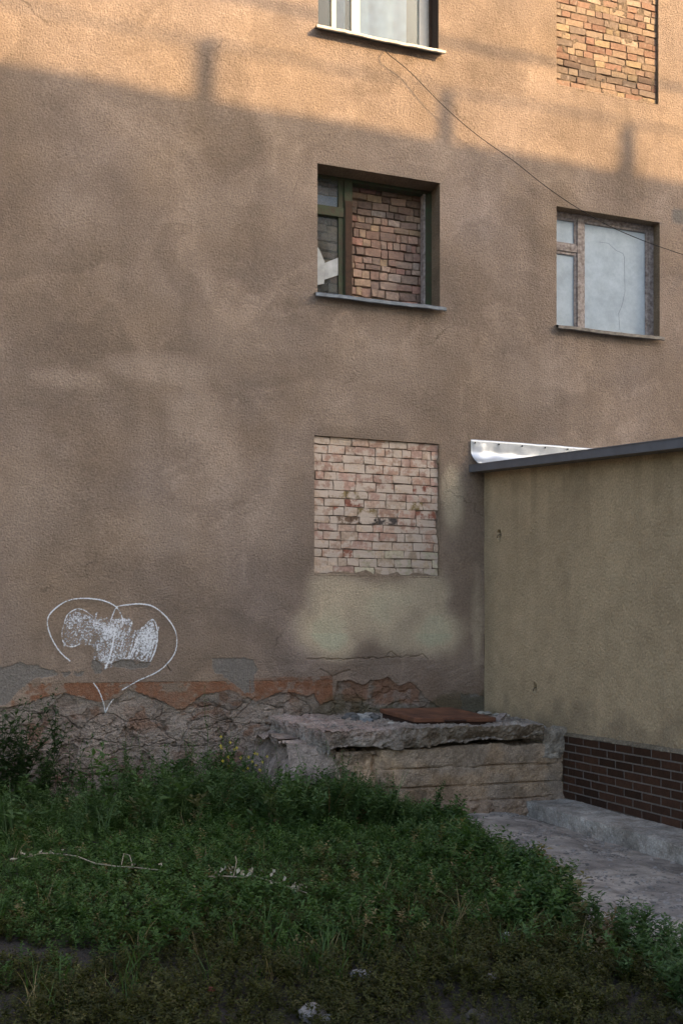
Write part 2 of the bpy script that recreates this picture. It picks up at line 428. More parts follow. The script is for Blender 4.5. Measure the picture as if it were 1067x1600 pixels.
# ------------------------------------------------------------------ big plaster wall
P_BASE = np.array((0.43, 0.332, 0.262))
def blob(X, Z, px, py, rx, rz, soft=0.5):
    x, z = wxz(px, py)
    d = np.sqrt(((X - x) / rx) ** 2 + ((Z - z) / rz) ** 2) + 0.22 * fbm(X, 0, Z, 0.35, 4, 91)
    return 1 - sstep(1 - soft, 1 + soft, d)
def plaster_albedo(X, Z):
    wx = X + 0.5 * fbm(X, 0, Z, 1.3, 3, 5); wz = Z + 0.5 * fbm(X, 0, Z, 1.3, 3, 6)
    big = fbm(wx, 0, wz, 1.6, 4, 1)
    mid = fbm(wx * 1.0, 3, wz * 0.8, 0.55, 4, 2)
    streak = fbm(X * 3.0, 0, Z * 0.35, 0.6, 3, 3)
    v = 1.03 + 0.14 * big + 0.15 * mid + 0.06 * streak
    e1 = fbm(wx, 9, wz, 0.9, 3, 8); e2 = fbm(wx + 3, 4, wz, 0.7, 3, 18)
    v = v + 0.10 * np.exp(-((e2 - 0.1) / 0.06) ** 2) + 0.10 * sstep(0.0, 0.07, e2) - 0.065
    edge = sstep(0.3, 0.36, e1) * 0.07         # trowelled repair patches with a border
    v = v - edge
    c = P_BASE[None, :] * v[:, None]
    warm = fbm(X, 5, Z, 1.1, 3, 12)
    c[:, 0] *= 1 + 0.03 * warm; c[:, 2] *= 1 - 0.07 * warm
    def mixin(mask, col):
        nonlocal c
        c = c * (1 - mask[:, None]) + np.array(col)[None, :] * mask[:, None]
    # pale over-painted clouds below and beside the lowest brick panel
    for (px, py, rx, rz, a) in ((512, 985, .30, .24, .8), (545, 945, .34, .26, .55), (520, 925, .28, .22, .4), (615, 950, .30, .26, .7), (585, 965, .2, .2, .45),
                                (660, 925, .30, .20, .6), (680, 985, .30, .22, .8), (640, 1000, .25, .15, .5), (708, 790, .13, .30, .6),
                                (700, 760, .10, .2, .4), (745, 970, .05, .5, .35)):
        mixin(blob(X, Z, px, py, rx * 1.12, rz * 1.12) * min(1, a * 1.25), (0.92, 0.765, 0.55))
    for (px, py, rx, rz, a) in ((300, 650, .26, .3, .6), (240, 575, .6, .14, .6), (110, 592, .35, .10, .5), (345, 735, .25, .35, .5), (400, 520, .5, .3, .3), (600, 560, .6, .3, .4), (560, 640, .5, .2, .3), (260, 830, .35, .25, .4), (420, 820, .3, .3, .4), (120, 330, .35, .2, .35), (330, 330, .3, .25, .3), (820, 600, .5, .3, .35), (60, 780, .3, .3, .3)):
        mixin(blob(X, Z, px, py, rx, rz) * a, (0.58, 0.46, 0.375))
    for (px, py, rx, rz, a) in ((335, 245, .16, .14, .3), (400, 690, .2, .2, .35), (110, 660, .3, .2, .3), (160, 720, .3, .25, .3), (200, 290, .4, .2, .2),
                                (740, 480, .3, .4, .18), (720, 900, .12, .5, .25), (60, 480, .6, .5, .22), (10, 330, .4, .6, .25)):
        mixin(blob(X, Z, px, py, rx, rz) * a, (0.275, 0.20, 0.145))
    # damp, pinker and dirtier towards the foot of the wall
    damp = sstep(1.45, 0.75, Z + 0.18 * fbm(X, 0, Z, 0.4, 4, 33)) * sstep(2.2, 3.2, X)
    mixin(damp * 0.75, (0.29, 0.20, 0.145))
    # drip stains under the sills, then a darker band below each opening
    for op, px_list in ((OP_MID, (668, 676, 684)), (OP_RIGHT, (935, 1008)), (OP_TOP, (525, 600)), (OP_BRICK, (900, 960, 1010))):
        for p in px_list:
            x = wxz(p, 400)[0]; L = 0.55
            mk = np.exp(-((X - x - 0.01 * np.sin(Z * 9 + p)) / 0.018) ** 2) * sstep(op[2] - L, op[2] - 0.05, Z) * (Z < op[2])
            mixin(mk * 0.25, (0.50, 0.40, 0.29))
        rs_ = random.Random(int(op[0] * 100))
        for q in range(9):
            x = rs_.uniform(op[0] - .04, op[1] + .04); L = rs_.uniform(.25, 1.1); wd_ = rs_.uniform(.012, .05)
            mk = np.exp(-((X - x - 0.012 * np.sin(Z * 7 + q * 3) - 0.006 * np.sin(Z * 17 + q)) / wd_) ** 2) * sstep(op[2] - L, op[2] - 0.02, Z) * (Z < op[2])
            mixin(mk * rs_.uniform(.12, .34), (0.20, 0.155, 0.12))
        under = sstep(op[2] - 0.30, op[2], Z + 0.1 * fbm(X, 0, Z, .2, 3, 44)) * (Z < op[2]) * (X > op[0] - .1) * (X < op[1] + .1)
        mixin(under * 0.16, (0.22, 0.17, 0.13))
    # a knocked-off bit of plaster at the far right
    mixin(blob(X, Z, 1062, 338, .12, .10, .12) * 0.9, (0.30, 0.28, 0.26))
    return np.clip(c, 0.02, 0.85)

building = empty('apartment_building', (2.0, 0.0, GZ))
tag(building, 'tan plastered apartment building with bricked up openings and peeling base', 'building')
def P(o_):                                   # parent without moving: everything is modelled in world coordinates
    o_.parent = building; o_.matrix_parent_inverse = Matrix.Translation((-2.0, 0, -GZ)); return o_
XL, XR = -8.0, 14.0
xs = lines(XL, XR, 0.05, must=[v for op in OPENINGS for v in op[:2]] + [XL, XR])
zs = lines(BASE_TOP, WALL_TOP, 0.05, must=[v for op in OPENINGS for v in op[2:]] + [BASE_TOP, WALL_TOP])
Xg, Zg = np.meshgrid(xs, zs, indexing='ij')
xm, zm = (xs[:-1] + xs[1:]) / 2, (zs[:-1] + zs[1:]) / 2
Xm, Zm = np.meshgrid(xm, zm, indexing='ij')
keep = np.ones(Xm.shape, bool)
for (a, b, c_, d) in OPENINGS: keep &= ~((Xm > a) & (Xm < b) & (Zm > c_) & (Zm < d))
V = np.stack([Xg.ravel(), np.zeros(Xg.size), Zg.ravel()], -1)
und = 0.012 * fbm(V[:, 0], 0, V[:, 2], 0.9, 3, 51) + 0.004 * fbm(V[:, 0], 0, V[:, 2], 0.2, 3, 52)
near = np.ones(len(V))
for (a, b, c_, d) in OPENINGS:
    dx = np.maximum(np.maximum(a - V[:, 0], V[:, 0] - b), 0); dz = np.maximum(np.maximum(c_ - V[:, 2], V[:, 2] - d), 0)
    near = np.minimum(near, sstep(0.0, 0.25, np.hypot(dx, dz)))
V[:, 1] += und * near * sstep(BASE_TOP, BASE_TOP + 0.3, V[:, 2])
P(mesh_np('plaster_wall', V, grid_faces(len(xs), len(zs), keep), M['plaster'], cols=plaster_albedo(V[:, 0], V[:, 2])))
# plaster returns around each opening
for op, dep in ((OP_MID, .55), (OP_RIGHT, .30), (OP_TOP, .35), (OP_BRICK, .10), (OP_LOW, .10)):
    a, b, c_, d = op
    q, fq = [], []
    for loop in ([(a, c_), (a, d)], [(a, d), (b, d)], [(b, d), (b, c_)], [(b, c_), (a, c_)]):
        (x0, z0), (x1, z1) = loop
        n = 24; ts = np.linspace(0, 1, n); k0 = len(q)
        for t in ts:
            for yy in np.linspace(0, dep, 6):
                q.append((x0 + (x1 - x0) * t, yy, z0 + (z1 - z0) * t))
        g = grid_faces(n, 6) + k0; fq.append(g)
    q = np.array(q)
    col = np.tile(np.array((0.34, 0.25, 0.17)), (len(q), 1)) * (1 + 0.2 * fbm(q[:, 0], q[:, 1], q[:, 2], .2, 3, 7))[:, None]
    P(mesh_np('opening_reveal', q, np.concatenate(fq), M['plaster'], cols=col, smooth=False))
# the rest of the block: sides, back, roof (keeps the rooms dark)
bm = bmesh.new()
add_box(bm, XL, XR, 0.75, 11, -0.4, WALL_TOP - .02)
P(from_bm('building_core', bm, M['dark']))
for (a, b) in ((XL - .02, XL), (XR, XR + .02)):
    P(box('side_wall', a, b, 0.002, 11, -0.4, WALL_TOP, M['far_wall'], bev=0))
P(box('roof', XL - .4, XR + .4, -0.5, 11.4, WALL_TOP, WALL_TOP + .25, M['old_tin'], bev=0.02))

# ------------------------------------------------------------------ damaged foot of the wall (fine relief)
EDGE = [wxz(*p) for p in ((-900, 1100), (0, 1104), (45, 1097), (62, 1092), (100, 1083), (150, 1098), (182, 1092), (200, 1079), (250, 1093), (275, 1106), (290, 1104), (318, 1086), (365, 1079), (388, 1090),
                          (400, 1096), (440, 1082), (490, 1085), (500, 1100), (522, 1092), (527, 1068), (548, 1061), (566, 1069), (580, 1060), (606, 1058), (622, 1070), (636, 1064), (648, 1068), (664, 1088), (690, 1108), (756, 1112))]
CRACKS = [[wxz(*p) for p in pl] for pl in (
    ((480, 1029), (540, 1030), (600, 1028), (650, 1025)), ((600, 1028), (612, 1018), (622, 1027)), ((640, 1028), (660, 1022), (668, 1030)),
    ((565, 943), (580, 955), (590, 975), (585, 995), (570, 992), (562, 975), (565, 943)), ((566, 992), (582, 994)),
    ((258, 1036), (268, 1050)), ((300, 1128), (320, 1120), (345, 1128), (372, 1120), (398, 1090)), ((262, 1145), (280, 1158), (310, 1150), (335, 1165)), ((160, 1150), (200, 1135), (225, 1150)),
    ((230, 1160), (290, 1168), (350, 1158)), ((420, 1090), (450, 1082), (480, 1100)), ((500, 1045), (520, 1055), (545, 1048)))]
def in_poly(X, Z, poly):
    ins = np.zeros(X.shape, bool); n = len(poly)
    for i in range(n):
        (x0, z0), (x1, z1) = poly[i], poly[(i + 1) % n]
        c_ = ((z0 > Z) != (z1 > Z)) & (X < (x1 - x0) * (Z - z0) / (z1 - z0 + 1e-12) + x0); ins ^= c_
    return ins
PEEL = [[wxz(*p) for p in pl] for pl in (
    ((-300, 1048), (0, 1046), (30, 1036), (60, 1040), (85, 1048), (90, 1056), (60, 1058), (45, 1066), (30, 1078), (10, 1102), (-300, 1108)),
    ((330, 1028), (345, 1030), (380, 1027), (395, 1032), (403, 1045), (396, 1060), (398, 1080), (385, 1085), (372, 1075), (355, 1060), (335, 1050)),
    ((143, 1032), (152, 1030), (160, 1040), (158, 1052), (148, 1054), (143, 1042)), ((176, 1036), (190, 1031), (205, 1030), (214, 1036), (236, 1034), (230, 1042), (200, 1046), (180, 1043)),
    ((118, 1049), (132, 1050), (130, 1056), (117, 1055)), ((97, 1052), (110, 1048), (112, 1054), (100, 1056)), ((720, 1086), (740, 1082), (756, 1088), (756, 1112), (722, 1112)))]
_step = 0.0085
bxs = lines(XL, AX, 0.25, fine=((-0.7, AX, _step),)); bzs = lines(-0.4, BASE_TOP, 0.1, fine=((-0.12, BASE_TOP, _step),), must=[BASE_TOP])
def cell_edges(X, Z, s_, seed):
    u, w_ = X / s_, Z / s_; iu, iw = np.floor(u), np.floor(w_); d1 = np.full(X.shape, 9.); d2 = np.full(X.shape, 9.); idc = np.zeros(X.shape)
    for a in (-1, 0, 1):
        for b_ in (-1, 0, 1):
            cu, cw = iu + a, iw + b_; hx = _hash(cu, cw, cu * 0, seed); hz = _hash(cu, cw, cu * 0 + 1, seed)
            d_ = np.hypot(cu + hx - u, cw + hz - w_); nw = d_ < d1
            d2 = np.where(nw, d1, np.minimum(d2, d_)); d1 = np.where(nw, d_, d1); idc = np.where(nw, hx, idc)
    return (d2 - d1) * s_, idc
def relief(X, Z):
    """depth of the wall surface (metres, + is into the wall) and its pigment"""
    n1 = fbm(X, 0, Z, 0.22, 4, 60); n2 = fbm(X, 0, Z, 0.05, 3, 61)
    e = interp(EDGE, X) + 0.018 * n1 + 0.010 * n2
    lowness = e - Z
    broken = sstep(0.0, 0.012, lowness)
    rough = ridge(X, 0, Z, 0.30, 5, 62) - 0.62
    rough2 = fbm(X * 0.7, 0, Z * 1.6, 0.10, 4, 63)
    rough3 = fbm(X, 0, Z, 0.030, 2, 64) + 0.5 * (vnoise(X * 90, 0, Z * 90, 640) * 2 - 1)
    strata = ridge(X * 0.35 + 0.2 * n1, 4, Z, 0.11, 3, 65) - 0.6
    amp = 0.35 + 0.65 * sstep(0.05, 0.35, lowness)
    dep = broken * (0.012 + amp * (0.018 * -rough + 0.007 * rough2 + 0.005 * rough3 - 0.010 * strata) + 0.014 * sstep(0, 0.1, lowness))
    lay = fbm(X + .1 * n1, 21, Z * 1.3, 0.42, 5, 166) * 2.6; lev = np.floor(lay); fr_ = lay - lev; lev = lev + sstep(.0, .06, fr_)
    dep = dep + broken * amp * 0.008 * lev
    hole = sstep(0.36, 0.44, fbm(X, 2, Z, 0.16, 3, 66)) * broken * amp
    dep = dep + 0.028 * hole
    ce, cid = cell_edges(X * .75 + .05 * n1 + .012 * n2, Z * 1.25 + .05 * fbm(X, 8, Z, .22, 3, 69), .30, 5)
    ce2, cid2 = cell_edges(X + .02 * n1, Z * 1.4 + .02 * n2, .085, 6)
    gap = (1 - sstep(.004, .016, ce)) * broken * sstep(.03, .12, lowness); gap2 = (1 - sstep(.002, .010, ce2)) * broken * sstep(.08, .2, lowness) * sstep(.0, .3, fbm(X, 15, Z, .3, 3, 74))
    dep = dep + .015 * gap + .009 * gap2 + broken * amp * (.016 * (cid - .5) + .012 * (cid2 - .5) * sstep(.0, .3, fbm(X, 15, Z, .3, 3, 74)))
    peeled = np.zeros(X.shape)
    wx, wz = X + 0.012 * n2, Z + 0.012 * fbm(X, 7, Z, 0.05, 3, 67)
    for pl in PEEL: peeled = np.maximum(peeled, in_poly(wx, wz, pl))
    z_or = wxz(200, 1066)[1]
    orange = ((Z < z_or + 0.004 * n2) & (X < wxz(520, 1070)[0]) & (X > wxz(18, 1070)[0])).astype(float) * (1 - broken) * (1 - peeled)
    orange_r = ((Z < z_or + .03 + 0.02 * n1) & (X >= wxz(390, 1070)[0]) & (X < wxz(520, 1070)[0])).astype(float) * (1 - broken)
    dep = dep + 0.006 * peeled * (1 - broken) + 0.004 * orange
    cr = np.zeros(X.shape)
    for ck in CRACKS: cr = np.maximum(cr, 1 - sstep(0.003, 0.010, seg_dist(wx, wz, ck)))
    dep = dep + 0.014 * cr
    # plaster lifts a little just above the broken edge
    right = sstep(2.7, 3.1, X)
    dep = dep - 0.012 * np.exp(-np.clip(-lowness, 0, 1) / 0.04) * (1 - broken) * right + 0.006 * rough2 * (1 - broken) * sstep(1.5, 1.2, Z) * right
    top = sstep(BASE_TOP, BASE_TOP - 0.15, Z)
    dep = dep * top
    c = plaster_albedo(X.ravel(), Z.ravel()).reshape(*X.shape, 3)
    def mixin(mask, col):
        nonlocal c
        col = np.asarray(col); c = c * (1 - mask[..., None]) + col * mask[..., None]
    grey = np.array((0.29, 0.265, 0.24))
    mixin(peeled, grey * 1.05)
    mixin(orange * sstep(-.42, -.15, fbm(X, 31, Z * 1.5, .18, 4, 167) + .3 * n2) * np.clip(0.80 + 0.25 * n1 + 0.2 * n2 + .10 * rough3, .15, 1), np.array((0.36, 0.175, 0.105))); mixin(orange_r * 0.65 * np.clip(.7 + n2, 0, 1), np.array((0.30, 0.14, 0.08)))
    rub = np.stack([0.37 + 0.07 * rough2 + 0.05 * n1, 0.305 + 0.06 * rough2 + 0.035 * n1, 0.265 + 0.055 * rough2 + 0.03 * n1], -1)
    c = c * (1 - broken[..., None]) + rub * broken[..., None]
    mixin(broken * sstep(0.13, 0.02, lowness) * 0.8 * (X < 2.9) * sstep(-.5, .3, n1 + .3), np.array((0.36, 0.31, 0.265)))
    mixin(broken * sstep(0.25, 0.4, fbm(X, 11, Z * 1.5, 0.25, 3, 68)) * 0.6, np.array((0.25, 0.125, 0.075)))
    lc = (lev * 0.618) % 1.0
    mixin(broken * sstep(.3, .4, lc) * sstep(.75, .65, lc) * .5, np.array((0.42, 0.37, 0.325))); mixin(broken * sstep(.75, .85, lc) * .5, np.array((0.29, 0.235, 0.205)))
    c = c * (1 + broken * (.28 * (cid - .5) + .22 * (cid2 - .5)))[..., None]
    mixin(np.maximum(gap, gap2) * .38, np.array((0.14, 0.115, 0.10)))
    mixin(broken * hole * 0.5, np.array((0.20, 0.16, 0.135)))
    # two bared bricks behind the hatch
    for (pa, pb, qa, qb) in ((537, 575, 1068, 1098), (585, 655, 1066, 1102)):
        x0, z1 = wxz(pa, qa); x1, z0 = wxz(pb, qb)
        b_ = sstep(x0 - .015, x0 + .03, X + .02 * n2) * sstep(x1 + .015, x1 - .03, X + .02 * n1) * sstep(z0 - .01, z0 + .03, Z + .02 * n1) * broken
        mixin(b_ * 0.85, np.array((0.37, 0.17, 0.105)))
    bxm = (X > 3.2).astype(float)
    mixin(broken * bxm * 0.35, np.array((0.33, 0.27, 0.21)))
    moss = sstep(0.15, 0.5, fbm(X, 3, Z, 0.3, 4, 70) + sstep(1.0, 0.75, Z) * 0.9 - 0.15) * sstep(3.3, 3.7, X) * sstep(1.15, 0.85, Z)
    mixin(moss * 0.6, np.array((0.105, 0.095, 0.045)))
    dust = sstep(0.2, 0.55, fbm(X, 13, Z, .12, 3, 71)) * broken
    mixin(dust * 0.4, np.array((0.45, 0.40, 0.36)))
    return dep, np.clip(c, 0.02, 0.8)
Xg, Zg = np.meshgrid(bxs, bzs, indexing='ij')
dep, colr = relief(Xg, Zg)
V = np.stack([Xg.ravel(), dep.ravel(), Zg.ravel()], -1)
P(mesh_np('crumbling_base', V, grid_faces(len(bxs), len(bzs)), M['plaster'], cols=colr.reshape(-1, 3), smooth=False))

# ------------------------------------------------------------------ chalk heart on the wall
def gp(l): return [wxz(60 + x / 4.446, 920 + y / 4.446) for x, y in l]
def smoothed(pts, n=10):
    out = []
    P4 = [pts[0]] + pts + [pts[-1]]
    for i in range(1, len(P4) - 2):
        p0, p1, p2, p3 = [np.array(p) for p in P4[i - 1:i + 3]]
        for t in np.linspace(0, 1, n, endpoint=False):
            out.append(tuple(0.5 * ((2 * p1) + (-p0 + p2) * t + (2 * p0 - 5 * p1 + 4 * p2 - p3) * t * t + (-p0 + 3 * p1 - 3 * p2 + p3) * t ** 3)))
    out.append(pts[-1]); return out
STROKES = [(smoothed(gp(l)), w, a) for l, w, a in (
    ([(220, 500), (150, 435), (95, 345), (68, 265), (70, 200), (110, 145), (190, 90), (280, 68), (400, 72), (480, 92), (545, 130), (580, 190), (588, 235)], 12, 1.0),
    ([(500, 235), (520, 175), (550, 125), (620, 112), (690, 105), (775, 115), (840, 150), (905, 215), (950, 290), (962, 370), (945, 450), (890, 525), (820, 580), (700, 635), (585, 700)], 12, 1.0),
    ([(525, 765), (495, 805), (470, 860)], 12, .9), ([(385, 655), (420, 705), (445, 765), (462, 820), (468, 862)], 11, .9),
    ([(380, 195), (330, 155), (270, 140), (205, 180), (180, 250), (165, 320), (185, 385), (240, 402), (285, 385)], 12, .9),
    ([(235, 200), (275, 190), (300, 230), (280, 270), (240, 250), (225, 215)], 14, .75), ([(300, 330), (350, 370), (395, 415)], 13, .8),
    ([(548, 235), (530, 310), (510, 420), (490, 490), (465, 550)], 18, .9), ([(420, 345), (500, 350), (600, 355)], 12, .65),
    ([(640, 470), (680, 370), (710, 290), (790, 215), (820, 260), (828, 340), (810, 430), (770, 520)], 14, .9), ([(780, 270), (760, 360), (740, 460)], 14, .85), ([(690, 480), (720, 500), (745, 485)], 16, .85))]
FILLS = [(gp(l), a) for l, a in (
    ([(190, 200), (270, 145), (380, 190), (400, 300), (390, 400), (300, 380), (240, 400), (180, 360)], .60),
    ([(380, 220), (480, 200), (640, 210), (660, 330), (600, 480), (500, 540), (440, 540), (400, 400)], .66),
    ([(640, 470), (690, 290), (790, 210), (830, 340), (780, 520), (700, 500), (560, 490)], .66))]
def zigzag(x0, x1, top, bot, n, sl):
    pts_ = []
    for i_ in range(n):
        x_ = x0 + (x1 - x0) * i_ / (n - 1); pts_ += [(x_ + sl, top + 25 * math.sin(i_ * 2.1)), (x_ - sl + 8, bot + 25 * math.cos(i_ * 1.7))]
    return gp(pts_)
STROKES += [(zigzag(195, 380, 190, 375, 6, 25), 20, .72), (zigzag(400, 620, 250, 500, 6, 30), 24, .66), (zigzag(640, 800, 290, 490, 6, 35), 20, .78), (gp([(548, 235), (505, 430), (466, 552)]), 30, .75)]
gx = np.arange(wxz(66, 1000)[0], wxz(284, 1000)[0], 0.007); gz = np.arange(wxz(150, 1120)[1], wxz(150, 926)[1], 0.007)
Xg, Zg = np.meshgrid(gx, gz, indexing='ij')
cov = np.zeros(Xg.shape)
pxm = 1 / 4.446 / 155.0
for pl, w, a in STROKES:
    d = seg_dist(Xg, Zg, pl); cov = np.maximum(cov, a * (.74 + .16 * fbm(Xg, 3, Zg, .16, 3, 79)) * (1 - sstep(w * 0.05 * pxm, w * 0.95 * pxm, d)))
for pl, a in FILLS:
    cov = np.maximum(cov, a * in_poly(Xg, Zg, pl) * (0.78 + 0.14 * fbm(Xg, 0, Zg, 0.10, 2, 77)))
    cov = np.maximum(cov, a * 0.7 * (1 - sstep(0.0, 0.06, seg_dist(Xg, Zg, pl + pl[:1]))) * (0.8 + 0.2 * fbm(Xg, 0, Zg, 0.06, 2, 78)))
for pl in PEEL: cov = cov * ~in_poly(Xg + 0.006 * fbm(Xg, 0, Zg, .05, 3, 61), Zg, pl)
nb = Zg < 1.66
dp = np.zeros(Xg.shape); dp[nb] = relief(Xg[nb], Zg[nb])[0]
V = np.stack([Xg.ravel(), dp.ravel() - 0.014, Zg.ravel()], -1)
cf = cov[:-1, :-1] + cov[1:, :-1] + cov[:-1, 1:] + cov[1:, 1:]
tag(P(mesh_np('chalk_graffiti', V, grid_faces(len(gx), len(gz), cf > 0.15), M['chalk'], attrs={'cover': cov.ravel()})), 'white chalk heart scribbled around smeared letters')

# ------------------------------------------------------------------ bricks
def brick_mesh(seed, jit):
    r = random.Random(seed); bm = bmesh.new()
    bmesh.ops.create_cube(bm, size=1.0)
    bmesh.ops.subdivide_edges(bm, edges=bm.edges[:], cuts=1, use_grid_fill=True)
    for v in bm.verts:
        n = sum(abs(c) > 0.4 for c in v.co)
        if n == 3: v.co *= 1 - r.uniform(0.005, 0.015 + jit * 0.35)
        v.co += Vector((r.uniform(-jit, jit) * 0.5, r.uniform(-jit, jit) * 0.5, r.uniform(-jit, jit)))
    me = bpy.data.meshes.new('brick'); bm.to_mesh(me); bm.free()
    for p in me.polygons: p.use_smooth = False
    return me
def brick_panel(name, op, yface, rows, meanlen, pal, m, jit, seed, gap=0.010, mort=None, prot=0.006, split=0.25, label=None, colour=None, dy=0.10, bed=None, bamp=.010, rowvar=0.0):
    a, b, c_, d = op
    root = P(empty(name)); root.location = ((a + b) / 2, yface, c_)
    if label: root['label'] = label
    inv = Matrix.Translation(-Vector(root.location))
    r = random.Random(seed)
    var = []
    for i in range(14):
        me = brick_mesh(seed * 100 + i, jit); me.materials.append(m); var.append(me)
    hs = np.array([1 + r.uniform(-rowvar, rowvar) for _ in range(rows)]); hs *= (d - c_) / hs.sum(); zb_ = c_ + np.concatenate([[0], np.cumsum(hs)])
    for k in range(rows):
        h = hs[k]
        x = a + 0.003 - r.uniform(0, 0.6) * meanlen * (1 if k % 2 else 0.3); z = zb_[k] + h / 2
        while x < b - 0.02:
            L = meanlen * r.uniform(0.86, 1.12)
            if r.random() < split: L *= r.uniform(0.42, 0.62)
            if rowvar > .2 and r.random() < .16: L = r.uniform(.055, .085)
            x0, x1 = max(x, a + 0.004), min(x + L - gap, b - 0.004)
            if x1 - x0 > 0.035:
                me = r.choice(var)
                o_ = bpy.data.objects.new('brick', me); C.objects.link(o_); o_.parent = root
                o_.matrix_parent_inverse = Matrix.Identity(4)
                hh = (h - gap * r.uniform(0.6, 1.5)) * (r.uniform(0.86, 1.0) if jit > .05 else r.uniform(.95, 1.02))
                o_.location = ((x0 + x1) / 2 - (a + b) / 2, dy / 2 + r.uniform(-prot, prot), z - c_ + r.uniform(-.004, .004))
                o_.scale = (x1 - x0, dy, hh)
                o_.rotation_euler = (r.uniform(-.02, .02), r.uniform(-.02, .02) * (1 + jit * 12), r.uniform(-.02, .02) * (1 + jit * 6))
                col = colour(k, (x0 + x1) / 2, r) if colour else r.choice(pal)
                f = r.uniform(0.8, 1.15)
                o_.color = (*[min(1, ch * f) for ch in col], 1)
            x += L
    # mortar bed behind and between
    gx_, gz_ = np.arange(a, b + .02, .02), np.arange(c_, d + .02, .02)
    gx_ = np.clip(gx_, a, b); gz_ = np.clip(gz_, c_, d)
    X_, Z_ = np.meshgrid(gx_, gz_, indexing='ij')
    bed = bed or M['mortar']
    Y_ = yface + (mort if mort is not None else 0.012) + bamp * fbm(X_, 0, Z_, 0.08, 3, seed)
    mo = mesh_np('mortar_bed', np.stack([X_.ravel() - root.location.x, Y_.ravel() - yface, Z_.ravel() - c_], -1), grid_faces(len(gx_), len(gz_)), bed)
    mo.parent = root
    return root
def calm(pal, k):
    m_ = np.mean(pal, axis=0); return [tuple(np.array(c_) * (1 - k) + m_ * k) for c_ in pal]
WARM = [lin(164, 142, 120), lin(168, 148, 124), lin(146, 114, 98), lin(160, 130, 112), lin(136, 114, 102), lin(164, 146, 116), lin(146, 130, 114), lin(126, 114, 104), lin(176, 158, 138), lin(140, 106, 92), lin(156, 134, 114), lin(118, 100, 90)]
ROUGH = [lin(188, 158, 140), lin(190, 164, 140), lin(168, 136, 124), lin(192, 166, 144), lin(182, 132, 120), lin(154, 134, 126), lin(206, 190, 178), lin(172, 152, 138), lin(192, 166, 132), lin(136, 116, 108), lin(182, 148, 132), lin(176, 142, 126), lin(120, 104, 98)]
SMEAR = [lin(196, 168, 150), lin(188, 154, 138), lin(202, 178, 158), lin(182, 150, 132), lin(206, 184, 164), lin(190, 158, 144)]
WARM = calm(WARM, .3); ROUGH = calm(ROUGH, .4)
def low_colour(k, x, r):
    row = 15 - k
    if row == 9 and 0.18 < (x - OP_LOW[0]) / (OP_LOW[1] - OP_LOW[0]) < 0.70: return r.choice([lin(62, 56, 54), lin(92, 76, 66), lin(78, 72, 70), lin(120, 98, 82)])
    if row >= 13 and (x - OP_LOW[0]) / (OP_LOW[1] - OP_LOW[0]) > 0.38: return r.choice([lin(205, 195, 170), lin(198, 186, 162), lin(192, 172, 150)])
    if r.random() < 0.08: return r.choice([lin(165, 110, 92), lin(150, 130, 90), lin(160, 105, 90)])
    return r.choice(SMEAR)
brick_panel('brick_infill', OP_LOW, 0.028, 16, 0.235, SMEAR, M['brick_smeared'], 0.05, 3, gap=0.008, mort=0.013, prot=0.004, split=0.28, colour=low_colour, bed=M['pale_mortar'], bamp=.005, rowvar=.12, label='pinkish mortar smeared bricks filling the lowest opening')
brick_panel('brick_infill', OP_BRICK, 0.035, 19, 0.235, WARM, M['brick'], 0.035, 4, gap=0.012, mort=0.010,  bed=M['brown_mortar'], rowvar=.06, prot=0.006, split=0.3, label='sunlit ochre and red bricks filling the top right opening')
opm = (OP_MID[0] - 0.1, OP_MID[1] + 0.1, OP_MID[2] - 0.1, OP_MID[3] + 0.1)
brick_panel('brick_infill', opm, 0.42, 18, 0.20, ROUGH, M['brick'], 0.065, 5, gap=0.010, mort=0.030, bed=M['brown_mortar'], prot=0.014, split=0.55, rowvar=.22, label='rough broken bricks stacked behind the green window frame', dy=0.14)
# ragged plaster lips where the panels were filled in
def lip(op, seed, side):
    a, b, c_, d = op; n = 70; V_, F_ = [], []
    for i in range(n):
        t = i / (n - 1)
        for j in range(4):
            s = j / 3
            wv = 0.026 + 0.024 * float(fbm(np.array(t * 1.5), 0, seed, 0.12, 4, seed))
            if side == 'bottom': p = (a + (b - a) * t, 0.030 * s * s - 0.004 + 0.004 * random.random(), c_ - 0.02 + max(wv, 0.004) * s * 1.6)
            else:
                p = (b + 0.02 - max(wv, 0.004) * s, 0.030 * s * s - 0.003, c_ + (d - c_) * t)
            V_.append(p)
    g = grid_faces(n, 4)
    col = np.tile(np.array((0.33, 0.25, 0.18)), (len(V_), 1)) * (1 + 0.25 * rng.random((len(V_), 1)) - .1)
    P(mesh_np('plaster_lip', V_, g, M['plaster'], cols=col, smooth=False))
lip(OP_LOW, 5, 'bottom'); lip(OP_BRICK, 9, 'bottom'); lip(OP_LOW, 12, 'right')

